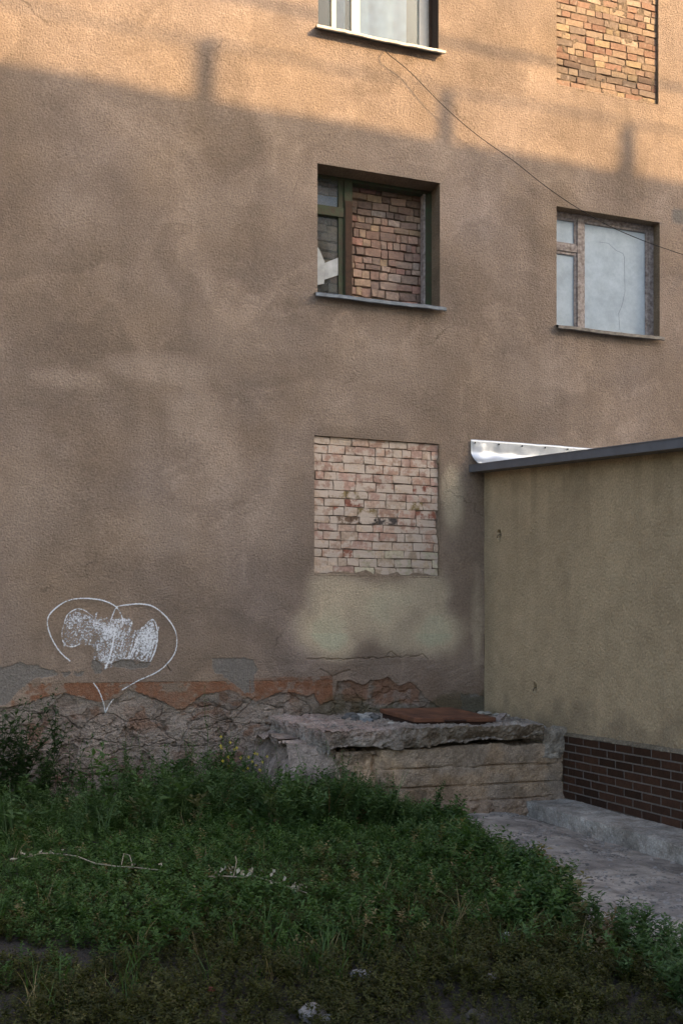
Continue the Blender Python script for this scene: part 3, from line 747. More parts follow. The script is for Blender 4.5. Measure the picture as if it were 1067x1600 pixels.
# ------------------------------------------------------------------ windows
def px_rect(p0, p1, q0, q1, y):      # rectangle (pixels) -> x0,x1,z0,z1 on plane y
    x0, zt = wxz(p0, q0, y); x1, _ = wxz(p1, q0, y); zb = wxz(p0, q1, y)[1]
    return x0, x1, zb, zt
def sill(parent, op, m, out=0.09, lip_h=0.035, over=0.045, back=0.2, tilt=0.035):
    a, b, c_, d = op; n = 30; prof = [(back, 0.004 + tilt), (0.0, tilt * .5), (-out + .006, 0.004), (-out, -0.002), (-out, -lip_h), (-out + .012, -lip_h - .006)]
    V_, F_ = [], []
    for i in range(n):
        t = i / (n - 1); x = a - over + (b - a + 2 * over) * t
        w = 0.004 * math.sin(t * 9) + 0.003 * random.uniform(-1, 1)
        for (yy, zz) in prof: V_.append((min(max(x, a + .002), b - .002) if yy > 0.001 else x, yy, c_ + zz + w * (1 if yy < -.02 else .3)))
    return P2(mesh_np('sill', V_, grid_faces(n, len(prof), flip=True), m, smooth=False), parent)
def P2(o_, parent):                 # parent already-in-world geometry to a part of the building
    o_.parent = parent; o_.matrix_parent_inverse = (Matrix.Translation(parent['at'])).inverted(); return o_
def window_root(op, label):
    w = P(empty('window')); loc = ((op[0] + op[1]) / 2, 0, op[2]); w.location = loc; w['at'] = loc; w['label'] = label; return w
def wbox(w, name, x0, x1, y0, y1, z0, z1, m, bev=0.005): return P2(box(name, x0, x1, y0, y1, z0, z1, m, None, bev), w)
def pane(w, x0, x1, z0, z1, y, m, name='pane', t=0.004): return P2(box(name, x0, x1, y, y + t, z0, z1, m, None, 0), w)
def curtain(w, x0, x1, z0, z1, y, m, amp=0.02, freq=18, name='curtain', seed=0):
    gx_ = np.arange(x0, x1, 0.012); gz_ = np.linspace(z0, z1, 24); X_, Z_ = np.meshgrid(gx_, gz_, indexing='ij')
    t = (Z_ - z0) / (z1 - z0)
    Y_ = y + amp * np.sin(X_ * freq + 1.5 * fbm(X_, 0, Z_ * .2, .3, 2, seed)) * (0.5 + 0.5 * t) + 0.01 * fbm(X_, 0, Z_, .2, 2, seed + 1)
    return P2(mesh_np(name, np.stack([X_.ravel(), Y_.ravel(), Z_.ravel()], -1), grid_faces(len(gx_), len(gz_)), m), w)

# --- the broken green window
w = window_root(OP_MID, 'broken window with flaking green frame and missing main pane')
a, b, c_, d = OP_MID; y = 0.24
xm0, xm1 = wxz(537, 300, y)[0], wxz(550, 300, y)[0]
zt_frame = wxz(600, 292, y)[1]
wbox(w, 'frame_head', a - .02, b + .02, y, y + .10, zt_frame - .005, d + .03, M['green_paint'])
wbox(w, 'frame_stile', wxz(665, 300, y)[0], b + .02, y - .004, y + .10, c_, zt_frame, M['green_paint'])
wbox(w, 'frame_stile', a - .03, a + .035, y - .004, y + .10, c_, zt_frame, M['green_paint'])
wbox(w, 'mullion', xm0, xm1, y - .012, y + .09, c_ + .02, zt_frame, M['green_paint'])
zsp = wxz(543, 315, y)[1]
wbox(w, 'mullion_board', xm0 + .012, xm1 - .006, y - .026, y - .0125, c_ + .02, zsp, M['brown_wood'])
wbox(w, 'frame_rail', a + .035, b, y, y + .09, c_, c_ + .045, M['brown_wood'])
wbox(w, 'inner_lining', wxz(663, 300, y)[0] - .008, wxz(665, 300, y)[0] - .001, y + .01, y + .10, c_ + .05, zt_frame, M['grey_wood'], .002)
ztr0, ztr1 = wxz(515, 337, y)[1], wxz(515, 322, y)[1]
wbox(w, 'transom', a + .035, xm0, y - .008, y + .08, ztr0, ztr1, M['green_paint'])
xs0 = wxz(529, 400, y)[0]
wbox(w, 'casement_stile', xs0, xm0 - .003, y + .004, y + .06, c_ + .045, zt_frame, M['green_paint'])
pane(w, a + .035, xs0, ztr1, zt_frame, y + .03, M['glass_dirty'])
wbox(w, 'backing_board', a + .02, xs0 + .02, y + .10, y + .115, ztr1 - .03, zt_frame - .16, M['lace'], .002)
# shard left in the lower light: ragged outline, real thickness
zb0 = c_ + .045
sh = [(a + .035, zb0), (xs0, zb0), (xs0, ztr0), (a + .085, ztr0), (a + .088, ztr0 - .10), (a + .082, ztr0 - .22), (a + .06, ztr0 - .33), (a + .036, ztr0 - .40)]
bm = bmesh.new()
vv = [bm.verts.new((x_, y + .03, z_)) for x_, z_ in sh]; f = bm.faces.new(vv)
ex = bmesh.ops.extrude_face_region(bm, geom=[f]); bmesh.ops.translate(bm, verts=[v for v in ex['geom'] if isinstance(v, bmesh.types.BMVert)], vec=(0, .004, 0))
bmesh.ops.recalc_face_normals(bm, faces=bm.faces[:])
P2(from_bm('broken_pane', bm, M['glass']), w)['label'] = 'cracked pane with its upper left corner missing'
for k, poly in enumerate(([(a + .04, zb0 + .20), (a + .04, zb0 + .62), (a + .10, zb0 + .57), (a + .165, zb0 + .43), (a + .16, zb0 + .18), (a + .08, zb0 + .16)],
                          [(a + .168, zb0 + .42), (xs0 - .004, zb0 + .50), (xs0 - .004, zb0 + .30), (a + .166, zb0 + .23)])):
    bm = bmesh.new(); vv = [bm.verts.new((x_, y + .006 + .005 * k, z_)) for x_, z_ in poly]; f = bm.faces.new(vv)
    ex = bmesh.ops.extrude_face_region(bm, geom=[f]); bmesh.ops.translate(bm, verts=[v for v in ex['geom'] if isinstance(v, bmesh.types.BMVert)], vec=(0.002, .004, 0))
    bmesh.ops.recalc_face_normals(bm, faces=bm.faces[:])
    P2(from_bm('glass_shard', bm, M['shard']), w)['label'] = 'whitewashed shard leaning behind the broken pane'
sill(w, OP_MID, M['tin'], out=.085, back=.22)
def lump(name, loc, sc, m, seed, parent=None, sub=2, amp=0.25, flat=None, rot=0.0):
    bm = bmesh.new(); bmesh.ops.create_icosphere(bm, subdivisions=sub, radius=1.0)
    co = np.array([v.co[:] for v in bm.verts]); q = 1 + amp * fbm(co[:, 0], co[:, 1], co[:, 2], 0.9, 3, seed) + amp * .4 * fbm(co[:, 0], co[:, 1], co[:, 2], 0.35, 2, seed + 3)
    cr, sr = math.cos(rot), math.sin(rot)
    for v, k in zip(bm.verts, q):
        p = Vector((v.co.x * k * sc[0], v.co.y * k * sc[1], v.co.z * k * sc[2]))
        if flat is not None: p.z = max(p.z, -sc[2] * flat)
        v.co = Vector((p.x * cr - p.y * sr, p.x * sr + p.y * cr, p.z))
    o_ = from_bm(name, bm, m, parent, smooth=amp > 0.3); o_.location = loc; return o_
rag = lump('white_rag', (0, 0, 0), (.085, .035, .045), M['rag'], 5, sub=4, amp=.7, flat=.6)
rag.location = (a + .14, y + .075, zb0 + .035); tag(rag, 'crumpled white rag at the bottom of the broken green window', 'rag')
rg2 = lump('crumpled_paper', (0, 0, 0), (.075, .05, .028), M['rag'], 8, sub=3, amp=.6, flat=.5)
rg2.location = (wxz(655, 470, y)[0] - .02, y + .13, c_ + .075); tag(rg2, 'pale scrap of paper on the inner ledge right of the broken window', 'paper')

# --- the curtained wooden window on the right
w = window_root(OP_RIGHT, 'curtained window with weathered grey wooden frame and cracked pane')
a, b, c_, d = OP_RIGHT; y = 0.13
zt = wxz(950, 350, y)[1]
wbox(w, 'frame_head', a - .02, b + .02, y, y + .1, zt, d + .03, M['grey_wood'])
xm0, xm1 = wxz(901, 400, y)[0], wxz(911, 400, y)[0]
xr0 = wxz(1009, 450, y)[0]
wbox(w, 'frame_stile', xr0 + .03, b + .02, y - .004, y + .1, c_, zt, M['grey_wood'])
wbox(w, 'frame_stile', a - .05, a + .012, y - .004, y + .1, c_, zt, M['grey_wood'])
wbox(w, 'mullion', xm0, xm1, y - .012, y + .09, c_, zt, M['grey_wood'])
wbox(w, 'frame_rail', a, b, y - .002, y + .09, c_, c_ + .05, M['grey_wood'])
ztr0, ztr1 = wxz(885, 393, y)[1], wxz(885, 382, y)[1]
wbox(w, 'transom', a + .012, xm0, y - .008, y + .08, ztr0, ztr1, M['grey_wood'])
s = 0.035
for (x0, x1, z0, z1) in ((a + .012, xm0, ztr1, zt), (a + .012, xm0, c_ + .05, ztr0), (xm1, xr0 + .03, c_ + .05, zt)):
    wbox(w, 'sash_rail', x0, x1, y + .006, y + .05, z1 - s, z1 - .001, M['grey_wood'], .003)
    wbox(w, 'sash_rail', x0, x1, y + .006, y + .05, z0 + .001, z0 + s * .7, M['grey_wood'], .003)
    for (q0, q1) in ((x0 + .001, x0 + s * .7), (x1 - s, x1 - .001)):
        wbox(w, 'sash_stile', q0, q1, y + .008, y + .052, z0 + s * .7, z1 - s, M['grey_wood'], .003)
    pane(w, x0 + s * .7, x1 - s, z0 + s * .7, z1 - s, y + .025, M['glass_sky_haze'])
curtain(w, a, xm0 - .05, c_ + .02, zt + .02, y + .085, M['curtain'], .012, 30, seed=3)
curtain(w, xm1 - .03, xr0 - .02, c_ + .02, zt + .02, y + .095, M['curtain'], .03, 14, seed=4)
cr_pts = [wxz(p, q, y + .021) for p, q in ((935, 378), (950, 380), (962, 391), (973, 396), (975, 402), (976, 455), (972, 475), (966, 490), (968, 515))]
tube_pts = [(x_, y + .0235, z_) for x_, z_ in cr_pts]
P2(tube('crack_line', tube_pts, 0.0013, M['wire'], None, 4), w)
sill(w, OP_RIGHT, M['old_tin'], out=.075, back=.15, tilt=.05, over=.02)

# --- the white window at the top edge
w = window_root(OP_TOP, 'white plastic window with lace curtain at the top edge')
a, b, c_, d = OP_TOP; y = 0.20
z0 = c_ + .03; z1 = d
m1a, m1b, m2a, m2b, p1, p2 = [wxz(p, 30, y)[0] for p in (518, 525, 549, 562, 655, 667)]
wbox(w, 'frame_rail', a, p2, y, y + .07, z0, z0 + .05, M['white_pvc']); wbox(w, 'frame_head', a, p2, y, y + .07, z1 - .06, z1 + .02, M['white_pvc'])
wbox(w, 'frame_stile', a - .03, a + .03, y - .003, y + .07, z0, z1 - .06, M['white_pvc'])
wbox(w, 'mullion', m1a, m1b, y - .003, y + .07, z0 + .05, z1 - .06, M['white_pvc']); wbox(w, 'mullion', m2a, m2b, y - .006, y + .07, z0 + .05, z1 - .06, M['white_pvc'])
wbox(w, 'frame_stile', p1, p2, y - .003, y + .07, z0 + .05, z1 - .06, M['white_pvc'])
for (x0, x1) in ((a + .03, m1a), (m1b, m2a), (m2b, p1)): pane(w, x0, x1, z0 + .05, z1 - .06, y + .03, M['glass_clean'])
wbox(w, 'foam_seam', p2 + .001, p2 + .03, y + .01, y + .09, z0, z1, M['foam'], .01)
wbox(w, 'packing_board', p2 + .031, b + .01, y - .02, y + .09, z0, z1, M['brown_wood'])
wbox(w, 'reveal_board', b - .006, b + .001, .012, y - .021, z0 + .02, z1 - .01, M['reveal_brown'], .001)
curtain(w, m2b + .01, p1 - .12, z0, z1, y + .13, M['lace'], .035, 24, seed=9)
curtain(w, m1b, m2a, z0, z1, y + .22, M['lace'], .02, 22, seed=11)
sill(w, OP_TOP, M['white_metal'], out=.10, back=.19, lip_h=.028)

# ------------------------------------------------------------------ annex on the right
annex = empty('lean_to_annex', (AX, -3.0, GZ))
tag(annex, 'olive tan rendered lean-to annex with brown tiled plinth and grey eaves', 'annex')
annex['at'] = (AX, -3.0, GZ)
AY = -6.4
EX = 5.33                                  # plane of the fascia
fb0 = onX(730, 738, EX); fb1 = onX(1067, 699, EX)
slope = (fb1.z - fb0.z) / (fb1.y - fb0.y)
def eave(yy): return fb0.z + slope * (yy - fb0.y)
HOLES = [onX(780, 836, AX), onX(836, 1075, AX)]
PL_T = 0.625
ays = lines(AY, -0.0, 0.04, fine=[(h.y - .09, h.y + .09, .006) for h in HOLES], must=[AY, 0.0])
azs = lines(-0.2, 3.9, 0.04, fine=[(h.z - .09, h.z + .09, .006) for h in HOLES], must=[-0.2, 3.9])
Yg, Zg = np.meshgrid(ays, azs, indexing='ij')
topz = np.minimum(Zg, eave(Yg) + 0.04)
dx = 0.004 * fbm(3, Yg, Zg, 0.5, 3, 80)
hk = np.zeros(Yg.shape)
for h, rr in zip(HOLES, (0.050, 0.042)):
    d_ = np.hypot((Yg - h.y), (Zg - h.z) * 0.8) + 0.012 * fbm(1, Yg, Zg, .03, 3, 81)
    hk = np.maximum(hk, 1 - sstep(rr * .75, rr * 1.05, d_)); dx = dx - 0.008 * np.exp(-((d_ - rr * 1.2) / .012) ** 2)
dx = dx + 0.15 * hk
V = np.stack([(AX + dx).ravel(), Yg.ravel(), topz.ravel()], -1)
v_ = 1 + 0.10 * fbm(0, Yg, Zg, 0.9, 4, 82) + 0.07 * fbm(0, Yg, Zg, 0.15, 3, 83)
col = np.array((0.77, 0.585, 0.375))[None, None, :] * v_[..., None]
st = sstep(0.1, 0.5, fbm(0, Yg * 3.5, Zg * 0.35, 0.5, 3, 84)) * sstep(2.2, 3.3, Zg) * 0.22
col = col * (1 - st[..., None]) + np.array((0.30, 0.24, 0.15)) * st[..., None]
ms = sstep(0.95, 0.55, Zg + 0.22 * fbm(0, Yg, Zg, .35, 4, 85)) * sstep(-2.3, -0.4, Yg) * 0.9
col = col * (1 - ms[..., None]) + np.array((0.20, 0.185, 0.10)) * ms[..., None]
sp = sstep(1.05, 0.62, Zg + .25 * fbm(0, Yg, Zg, .18, 4, 87)) * .55
col = col * (1 - sp[..., None]) + np.array((0.36, 0.285, 0.20)) * sp[..., None]
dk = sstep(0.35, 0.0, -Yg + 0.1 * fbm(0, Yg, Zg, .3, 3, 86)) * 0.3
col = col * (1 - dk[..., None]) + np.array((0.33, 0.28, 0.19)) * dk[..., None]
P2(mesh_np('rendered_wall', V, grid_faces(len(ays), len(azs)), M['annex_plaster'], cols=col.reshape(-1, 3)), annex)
for h, rr in zip(HOLES, (0.03, 0.026)):
    pts = [(AX + .03, h.y, h.z), (AX - .01, h.y - .004, h.z + .004), (AX - .03, h.y - .012, h.z - .01), (AX - .028, h.y + .004, h.z - .035)]
    P2(tube('wire_stub', pts, .004, M['wire']), annex)
P2(box('end_wall', AX + .02, 10.5, AY, AY + .02, -.2, eave(AY), M['far_wall'], bev=0), annex)
P2(box('side_wall', 10.5, 10.52, AY, -.01, -.2, eave(AY), M['far_wall'], bev=0), annex)
# roof sheet, fascia, soffit follow the fall of the roof
def sloped(name, x0, x1, dz0, dz1, m, y0=-0.03, y1=AY - .25):
    bm = bmesh.new(); add_box(bm, x0, x1, y1, y0, 0, 1)
    for v in bm.verts: v.co.z = eave(v.co.y) + (dz1 if v.co.z > .5 else dz0)
    return P2(from_bm(name, bm, m), annex)
roof = sloped('roof_sheet', EX + .022, 10.8, .05, .066, M['tin'])
sloped('fascia', EX, EX + .02, .0, .078, M['fascia'])
sloped('fascia_cap', EX - .006, EX + .024, .0785, .086, M['fascia'])
sloped('soffit', EX + .021, AX + .06, .004, .016, M['old_tin'])
# flashing strip up the big wall: dented bright sheet, curving out at its foot
fx0, fz_t = wxz(735, 687); fz_b = eave(0) + .085
n, k = 90, 14; V_ = []
for i in range(n):
    x_ = fx0 + (10.6 - fx0) * (i / (n - 1)) ** 1.6
    for j in range(k):
        t = j / (k - 1)
        yy = -0.008 - 0.16 * max(0, 1 - t / .6) ** 2.2
        zz = fz_b + (fz_t - fz_b) * t
        den = 0.016 * float(fbm(np.array(x_ * 1.0), 0, zz * .8, .22, 3, 90)) * math.sin(math.pi * min(1, t * 1.1)) + 0.012 * abs(math.sin(x_ * 7 + t * 2)) * (t > .3) * (1 - t)
        V_.append((x_ + 0.03 * max(0, 1 - t / .5) ** 2 * (i == 0), yy - abs(den), zz + .006 * float(vnoise(x_ * 4, 0, 1, 3)) * t))
fl = mesh_np('flashing', V_, grid_faces(n, k), M['flashing'])
sol = fl.modifiers.new('thickness', 'SOLIDIFY'); sol.thickness = .003
P2(fl, annex)
bm = bmesh.new()
for i in range(9):
    x_ = fx0 + .05 + i * .31; bmesh.ops.create_uvsphere(bm, u_segments=6, v_segments=4, radius=.010, matrix=Matrix.Translation((x_, -.018, fz_t - .035)))
P2(from_bm('flashing_nails', bm, M['wire']), annex)['kind'] = 'stuff'

# tiled plinth
pl_y0, pl_y1 = -1.80, -5.2
plinth = P2(box('plinth', AX - .0335, AX - .002, pl_y1 - .4, pl_y0, -.12, PL_T, M['grout'], bev=0), annex)
gx_ = np.linspace(pl_y1 - .4, pl_y0, 160); V_ = []
for yy in gx_:
    for (xx, zz) in ((AX - .040, PL_T - .004), (AX - .038, PL_T + .006), (AX - .018, PL_T + .022), (AX + .004, PL_T + .034)):
        V_.append((xx + .003 * random.uniform(-1, 1), yy, zz + .006 * float(fbm(np.array(yy), 0, xx, .1, 3, 95))))
o_ = mesh_np('mortar_ledge', V_, grid_faces(160, 4, flip=False), M['concrete'], cols=np.tile((0.33, 0.28, 0.21), (640, 1)))
P2(o_, annex)
tiles = []
for i in range(5):
    bm = bmesh.new(); add_box(bm, -.011, .011, -.5, .5, -.5, .5)
    for v in bm.verts:
        if v.co.x < 0: v.co.y *= 0.975; v.co.z *= 0.90
        v.co += Vector((random.uniform(-.0012, .0012), 0, 0))
    me = bpy.data.meshes.new('tile'); bm.to_mesh(me); bm.free(); me.materials.append(M['tile']); tiles.append(me)
TW, TH = 0.270, 0.0795
inv_annex = Matrix.Translation(Vector((-AX, 3.0, -GZ)))
for r_ in range(8):
    z_ = PL_T - TH * (r_ + .5)
    yy = pl_y0 + (-.10 if r_ % 2 == 0 else -.10 + TW / 2) + TW
    while yy - TW > pl_y1 - .4:
        y_hi, y_lo = min(yy, pl_y0 - .002), yy - TW + .009
        if y_hi - y_lo > .03:
            t_ = bpy.data.objects.new('tile', tiles[random.randrange(5)]); C.objects.link(t_); t_.parent = plinth
            wl = Vector((AX - .026 + random.uniform(-.001, .001), (y_hi + y_lo) / 2, z_))
            t_.matrix_parent_inverse = (Matrix.Translation(Vector((-AX, 3.0, -GZ)))).inverted() @ Matrix.Translation(Vector((-AX, 3.0, -GZ)))
            t_.location = wl; t_.scale = (1, y_hi - y_lo, TH - .008)
            f = random.uniform(.6, 1.4) * (1.6 if random.random() < .05 else 1); t_.color = (.048 * f, .022 * f, .0135 * f, 1); t_.rotation_euler = (random.uniform(-.004, .004), random.uniform(-.01, .01), random.uniform(-.006, .006))
        yy -= TW

# ------------------------------------------------------------------ ground, path, apron
gxl = np.unique(np.concatenate([np.linspace(-200, -9, 14), np.arange(-9, -3, .4), np.arange(-3, 6.5, .05), np.arange(6.5, 14, .5), np.linspace(14, 200, 14)]))
gyl = np.unique(np.concatenate([np.linspace(-200, -14, 14), np.arange(-14, -8, .4), np.arange(-8, .3, .05), np.arange(.5, 12, 1.0), np.linspace(12, 200, 14)]))
Xg, Yg = np.meshgrid(gxl, gyl, indexing='ij')
def ground_z(X, Y):
    g_ = GZ + 0.030 * fbm(X, Y, 0, 0.8, 4, 100) * (np.abs(X) < 20) * sstep(4.0, 3.0, X + .3 * fbm(X, Y, 2, 1, 2, 9))
    return g_ - 0.13 * sstep(3.0, 4.3, X)
zg = ground_z(Xg, Yg)
nz = fbm(Xg, Yg, 0, 0.5, 4, 101)
col = np.array((0.075, 0.064, 0.055))[None, None] * (1 + 0.35 * nz[..., None])
tag(mesh_np('ground', np.stack([Xg.ravel(), Yg.ravel(), zg.ravel()], -1), grid_faces(len(gxl), len(gyl)), M['soil'], cols=np.clip(col.reshape(-1, 3), .01, .8)), kind='structure')

yx, yy_ = np.meshgrid(np.linspace(-45, -6.5, 60), np.linspace(-32, -.3, 60), indexing='ij')
tag(mesh_np('bounce_pavement', np.stack([yx.ravel(), yy_.ravel(), np.full(yx.size, GZ + .07)], -1), grid_faces(60, 60), M['concrete'], cols=np.array((.46, .43, .38))[None] * (1 + .15 * fbm(yx.ravel(), yy_.ravel(), 0, 2.0, 4, 108))[:, None]), kind='structure')  # unseen pale yard added to bounce sunlight onto annex and wall
PATH_EDGE = [onZ(*p, GZ) for p in ((640, 1262), (700, 1272), (760, 1335), (880, 1395), (905, 1440), (1067, 1505), (1300, 1640))]
def path_x(Y):
    pts = sorted((p.y, p.x) for p in PATH_EDGE); return np.interp(Y, [p[0] for p in pts], [p[1] for p in pts])
pyl = np.arange(-9, 0.0, .04); ptl = np.concatenate([np.linspace(0, 1, 70)])
Yp, Tp = np.meshgrid(pyl, ptl, indexing='ij')
x_lo = path_x(Yp) - .55; Xp = x_lo + (AX + .3 - x_lo) * Tp
zp = GZ - .026 + 0.018 * sstep(0, .2, Tp) - .05 * sstep(.52, .66, Tp) + 0.007 * fbm(Xp, Yp, 0, .5, 3, 102) + 0.004 * fbm(Xp, Yp, 0, .07, 3, 103)
n1 = fbm(Xp * .7, Yp * 1.2, 0, .55, 4, 104)
sandy = sstep(-.1, .45, n1)
col = np.array((0.43, 0.385, 0.345))[None, None] * (1 - sandy[..., None]) + np.array((0.62, 0.55, 0.48))[None, None] * sandy[..., None]
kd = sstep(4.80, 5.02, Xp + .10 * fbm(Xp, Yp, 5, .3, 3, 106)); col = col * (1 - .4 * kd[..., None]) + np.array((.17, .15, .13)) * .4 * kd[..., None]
col *= (1 + .35 * fbm(Xp, Yp, 1, .06, 3, 105) + .2 * fbm(Xp, Yp, 1, .2, 3, 107))[..., None]
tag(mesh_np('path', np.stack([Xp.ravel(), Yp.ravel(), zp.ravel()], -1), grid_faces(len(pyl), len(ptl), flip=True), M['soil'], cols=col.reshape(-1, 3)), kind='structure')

def rough_box(name, b6, res, m, disp, colfn, parent=None):
    x0, x1, y0, y1, z0, z1 = b6
    Vs, Fs, k0 = [], [], 0
    def face(o3, du, dv, nu, nv):
        nonlocal k0
        u, v = np.meshgrid(np.linspace(0, 1, nu), np.linspace(0, 1, nv), indexing='ij')
        p = np.array(o3)[None, None] + u[..., None] * np.array(du) + v[..., None] * np.array(dv)
        Vs.append(p.reshape(-1, 3)); Fs.append(grid_faces(nu, nv) + k0); k0 += nu * nv
    nx, ny, nz_ = [max(2, int((q1 - q0) / res) + 1) for q0, q1 in ((x0, x1), (y0, y1), (z0, z1))]
    X_, Y_, Z_ = (x1 - x0, 0, 0), (0, y1 - y0, 0), (0, 0, z1 - z0)
    face((x0, y0, z0), X_, Z_, nx, nz_); face((x0, y1, z0), Z_, X_, nz_, nx)
    face((x0, y0, z0), Z_, Y_, nz_, ny); face((x1, y0, z0), Y_, Z_, ny, nz_)
    face((x0, y0, z1), X_, Y_, nx, ny); face((x0, y0, z0), Y_, X_, ny, nx)
    V_ = np.concatenate(Vs); F_ = np.concatenate(Fs)
    key = np.round(V_, 5); _, idx, invx = np.unique(key, axis=0, return_index=True, return_inverse=True)
    V_ = V_[idx]; F_ = invx.ravel()[F_]
    N = np.stack([(np.abs(V_[:, 0] - x1) < 1e-4) * 1. - (np.abs(V_[:, 0] - x0) < 1e-4), (np.abs(V_[:, 1] - y1) < 1e-4) * 1. - (np.abs(V_[:, 1] - y0) < 1e-4), (np.abs(V_[:, 2] - z1) < 1e-4) * 1. - (np.abs(V_[:, 2] - z0) < 1e-4)], -1)
    N /= np.maximum(np.linalg.norm(N, axis=1, keepdims=True), 1e-6)
    D = disp(V_, N); c = colfn(V_, N) * 1.45
    return mesh_np(name, V_ + D, F_, m, parent, cols=np.clip(c, .01, .8), smooth=False)
def f3(V_, s, o, seed): return fbm(V_[:, 0], V_[:, 1], V_[:, 2], s, o, seed)

# concrete strip along the annex
ap = onX(815, 1254, 5.05)
def ap_disp(V_, N):
    d = 0.010 * f3(V_, .35, 4, 110) + 0.005 * f3(V_, .06, 3, 111)
    out = N * d[:, None]
    edge = (np.abs(V_[:, 0] - 5.05) < .03)
    out[:, 0] += edge * (0.020 * f3(V_, .5, 4, 112)); out[:, 2] -= edge * np.clip(0.02 * f3(V_, .12, 3, 113), 0, 1)
    return out
def ap_col(V_, N):
    n_ = f3(V_, .4, 4, 114); c = np.array((0.50, 0.465, 0.42))[None] * (1 + .22 * n_[:, None])
    dk_ = sstep(.1, .5, f3(V_, .15, 4, 115))[:, None] * .35
    return c * (1 - dk_) + np.array((.19, .18, .165)) * dk_
tag(rough_box('concrete_apron', (5.05, AX - .015, -6.6, -1.84, -.3, -.012), .03, M['concrete'], ap_disp, ap_col), kind='structure')

# ------------------------------------------------------------------ concrete cellar platform with broken slab
plat = empty('concrete_platform', (4.2, -0.9, GZ)); plat['at'] = (4.2, -0.9, GZ)
tag(plat, 'crumbling concrete cellar head with broken slab in the corner', 'platform')
BX0, BY, BT, ST = 3.08, -1.80, 0.545, 0.74
def blk_disp(V_, N):
    board = 0.0
    for zl in (0.345, 0.165, 0.02): board = board - 0.026 * np.clip(.75 + .9 * fbm(V_[:, 0], 0, zl, .25, 3, 119), 0, 1.3) * np.exp(-((V_[:, 2] - zl - .012 * fbm(V_[:, 0], 0, zl, .3, 3, 120)) / .008) ** 2)
    seam = -0.05 * np.exp(-((V_[:, 0] - 3.50 - .03 * fbm(0, 0, V_[:, 2], .15, 2, 121)) / .018) ** 2)
    rgh = sstep(3.62, 3.45, V_[:, 0])
    d = 0.006 * f3(V_, .4, 3, 122) + 0.003 * f3(V_, .06, 3, 123) + .003 * f3(V_, .03, 2, 1230) + board * (1 - rgh) + seam + rgh * (-.03 + 0.03 * f3(V_, .10, 4, 124))
    flare = 0.05 * sstep(.06, -.08, V_[:, 2])
    out = N * d[:, None]; out[:, 1] -= flare * (N[:, 1] < -.3) * (1 + f3(V_, .1, 3, 125))
    out[:, 2] += (N[:, 2] > .5) * .02 * f3(V_, .2, 4, 126)
    return out
def blk_col(V_, N):
    c = np.array((0.44, 0.33, 0.235))[None] * (1 + .2 * f3(V_, .5, 4, 127)[:, None] + .12 * f3(V_, .08, 3, 128)[:, None])
    g_ = sstep(.0, .5, f3(V_, .4, 4, 129) + sstep(.3, .55, V_[:, 2]) * .6 + sstep(5.2, 5.5, V_[:, 0]) * .7)[:, None] * .45
    c = c * (1 - g_) + np.array((.34, .31, .28)) * g_
    dk_ = sstep(.25, .55, f3(V_ * np.array((1, 1, .5)), .18, 4, 130))[:, None] * .4
    c = c * (1 - dk_) + np.array((.20, .17, .14)) * dk_
    bt = sstep(.10, -.08, V_[:, 2] + .05 * f3(V_, .2, 3, 131))[:, None] * .5
    return c * (1 - bt) + np.array((.27, .19, .145)) * bt
P2(rough_box('base_block', (BX0, 5.5, BY, -.01, -.3, BT), .014, M['concrete'], blk_disp, blk_col), plat)
SX0 = 3.0
def slab_disp(V_, N):
    d = 0.018 * f3(V_, .22, 4, 140) + 0.014 * f3(V_, .07, 3, 141) + 0.009 * f3(V_, .025, 2, 1410)
    out = N * d[:, None]
    low = sstep(ST - .02, BT, V_[:, 2])
    front = (N[:, 1] < -.3); left = (N[:, 0] < -.3)
    cav = sstep(.05, .5, f3(V_ * np.array((.55, 1, 1)), .3, 3, 142) + .25 * (V_[:, 0] > 4.2))
    out[:, 1] += front * low * (0.02 + .06 * cav + .04 * f3(V_, .12, 3, 143))
    out[:, 1] += front * .05 * f3(V_, .5, 3, 144)
    out[:, 2] += front * low * (.02 * cav)
    fr = ridge(V_[:, 0], V_[:, 1] * 1.0, V_[:, 2] * .12, .06, 3, 145) - .6
    out[:, 0] -= left * (.035 * fr + .04 * (1 - low) + .02 * f3(V_, .05, 3, 1450)); out[:, 2] -= left * low * (.06 + .10 * fr + .03 * f3(V_, .04, 2, 1451))
    out[:, 2] += (N[:, 2] > .5) * (.014 * f3(V_, .3, 4, 146) + .010 * f3(V_, .05, 3, 147))
    gap_ = sstep(4.0, 4.25, V_[:, 0]) * (V_[:, 2] < BT + .03)
    out[:, 2] += gap_ * (.055 + .03 * f3(V_, .25, 3, 152)); gl_ = np.exp(-((V_[:, 0] - 3.32) / .16) ** 2) * (V_[:, 2] < BT + .03); out[:, 2] += gl_ * .06
    return out
def slab_col(V_, N):
    c = np.array((0.30, 0.265, 0.235))[None] * (1 + .3 * f3(V_, .25, 4, 148)[:, None] + .2 * f3(V_, .04, 3, 149)[:, None])
    pk = ((sstep(4.0, 3.3, V_[:, 0]) * sstep(.62, .72, V_[:, 2])) * (.6 + .4 * f3(V_, .1, 3, 150)))[:, None] * .8
    c = c * (1 - np.clip(pk, 0, 1)) + np.array((.40, .285, .255)) * np.clip(pk, 0, 1)
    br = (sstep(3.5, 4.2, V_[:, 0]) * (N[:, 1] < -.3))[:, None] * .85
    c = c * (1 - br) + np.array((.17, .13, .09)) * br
    wh = (sstep(.3, .5, f3(V_, .05, 2, 151)))[:, None] * .35
    return c * (1 - wh) + np.array((.40, .37, .33)) * wh
P2(rough_box('broken_slab', (SX0, 5.24, -1.86, -.012, BT + .012, ST), .014, M['concrete'], slab_disp, slab_col), plat)
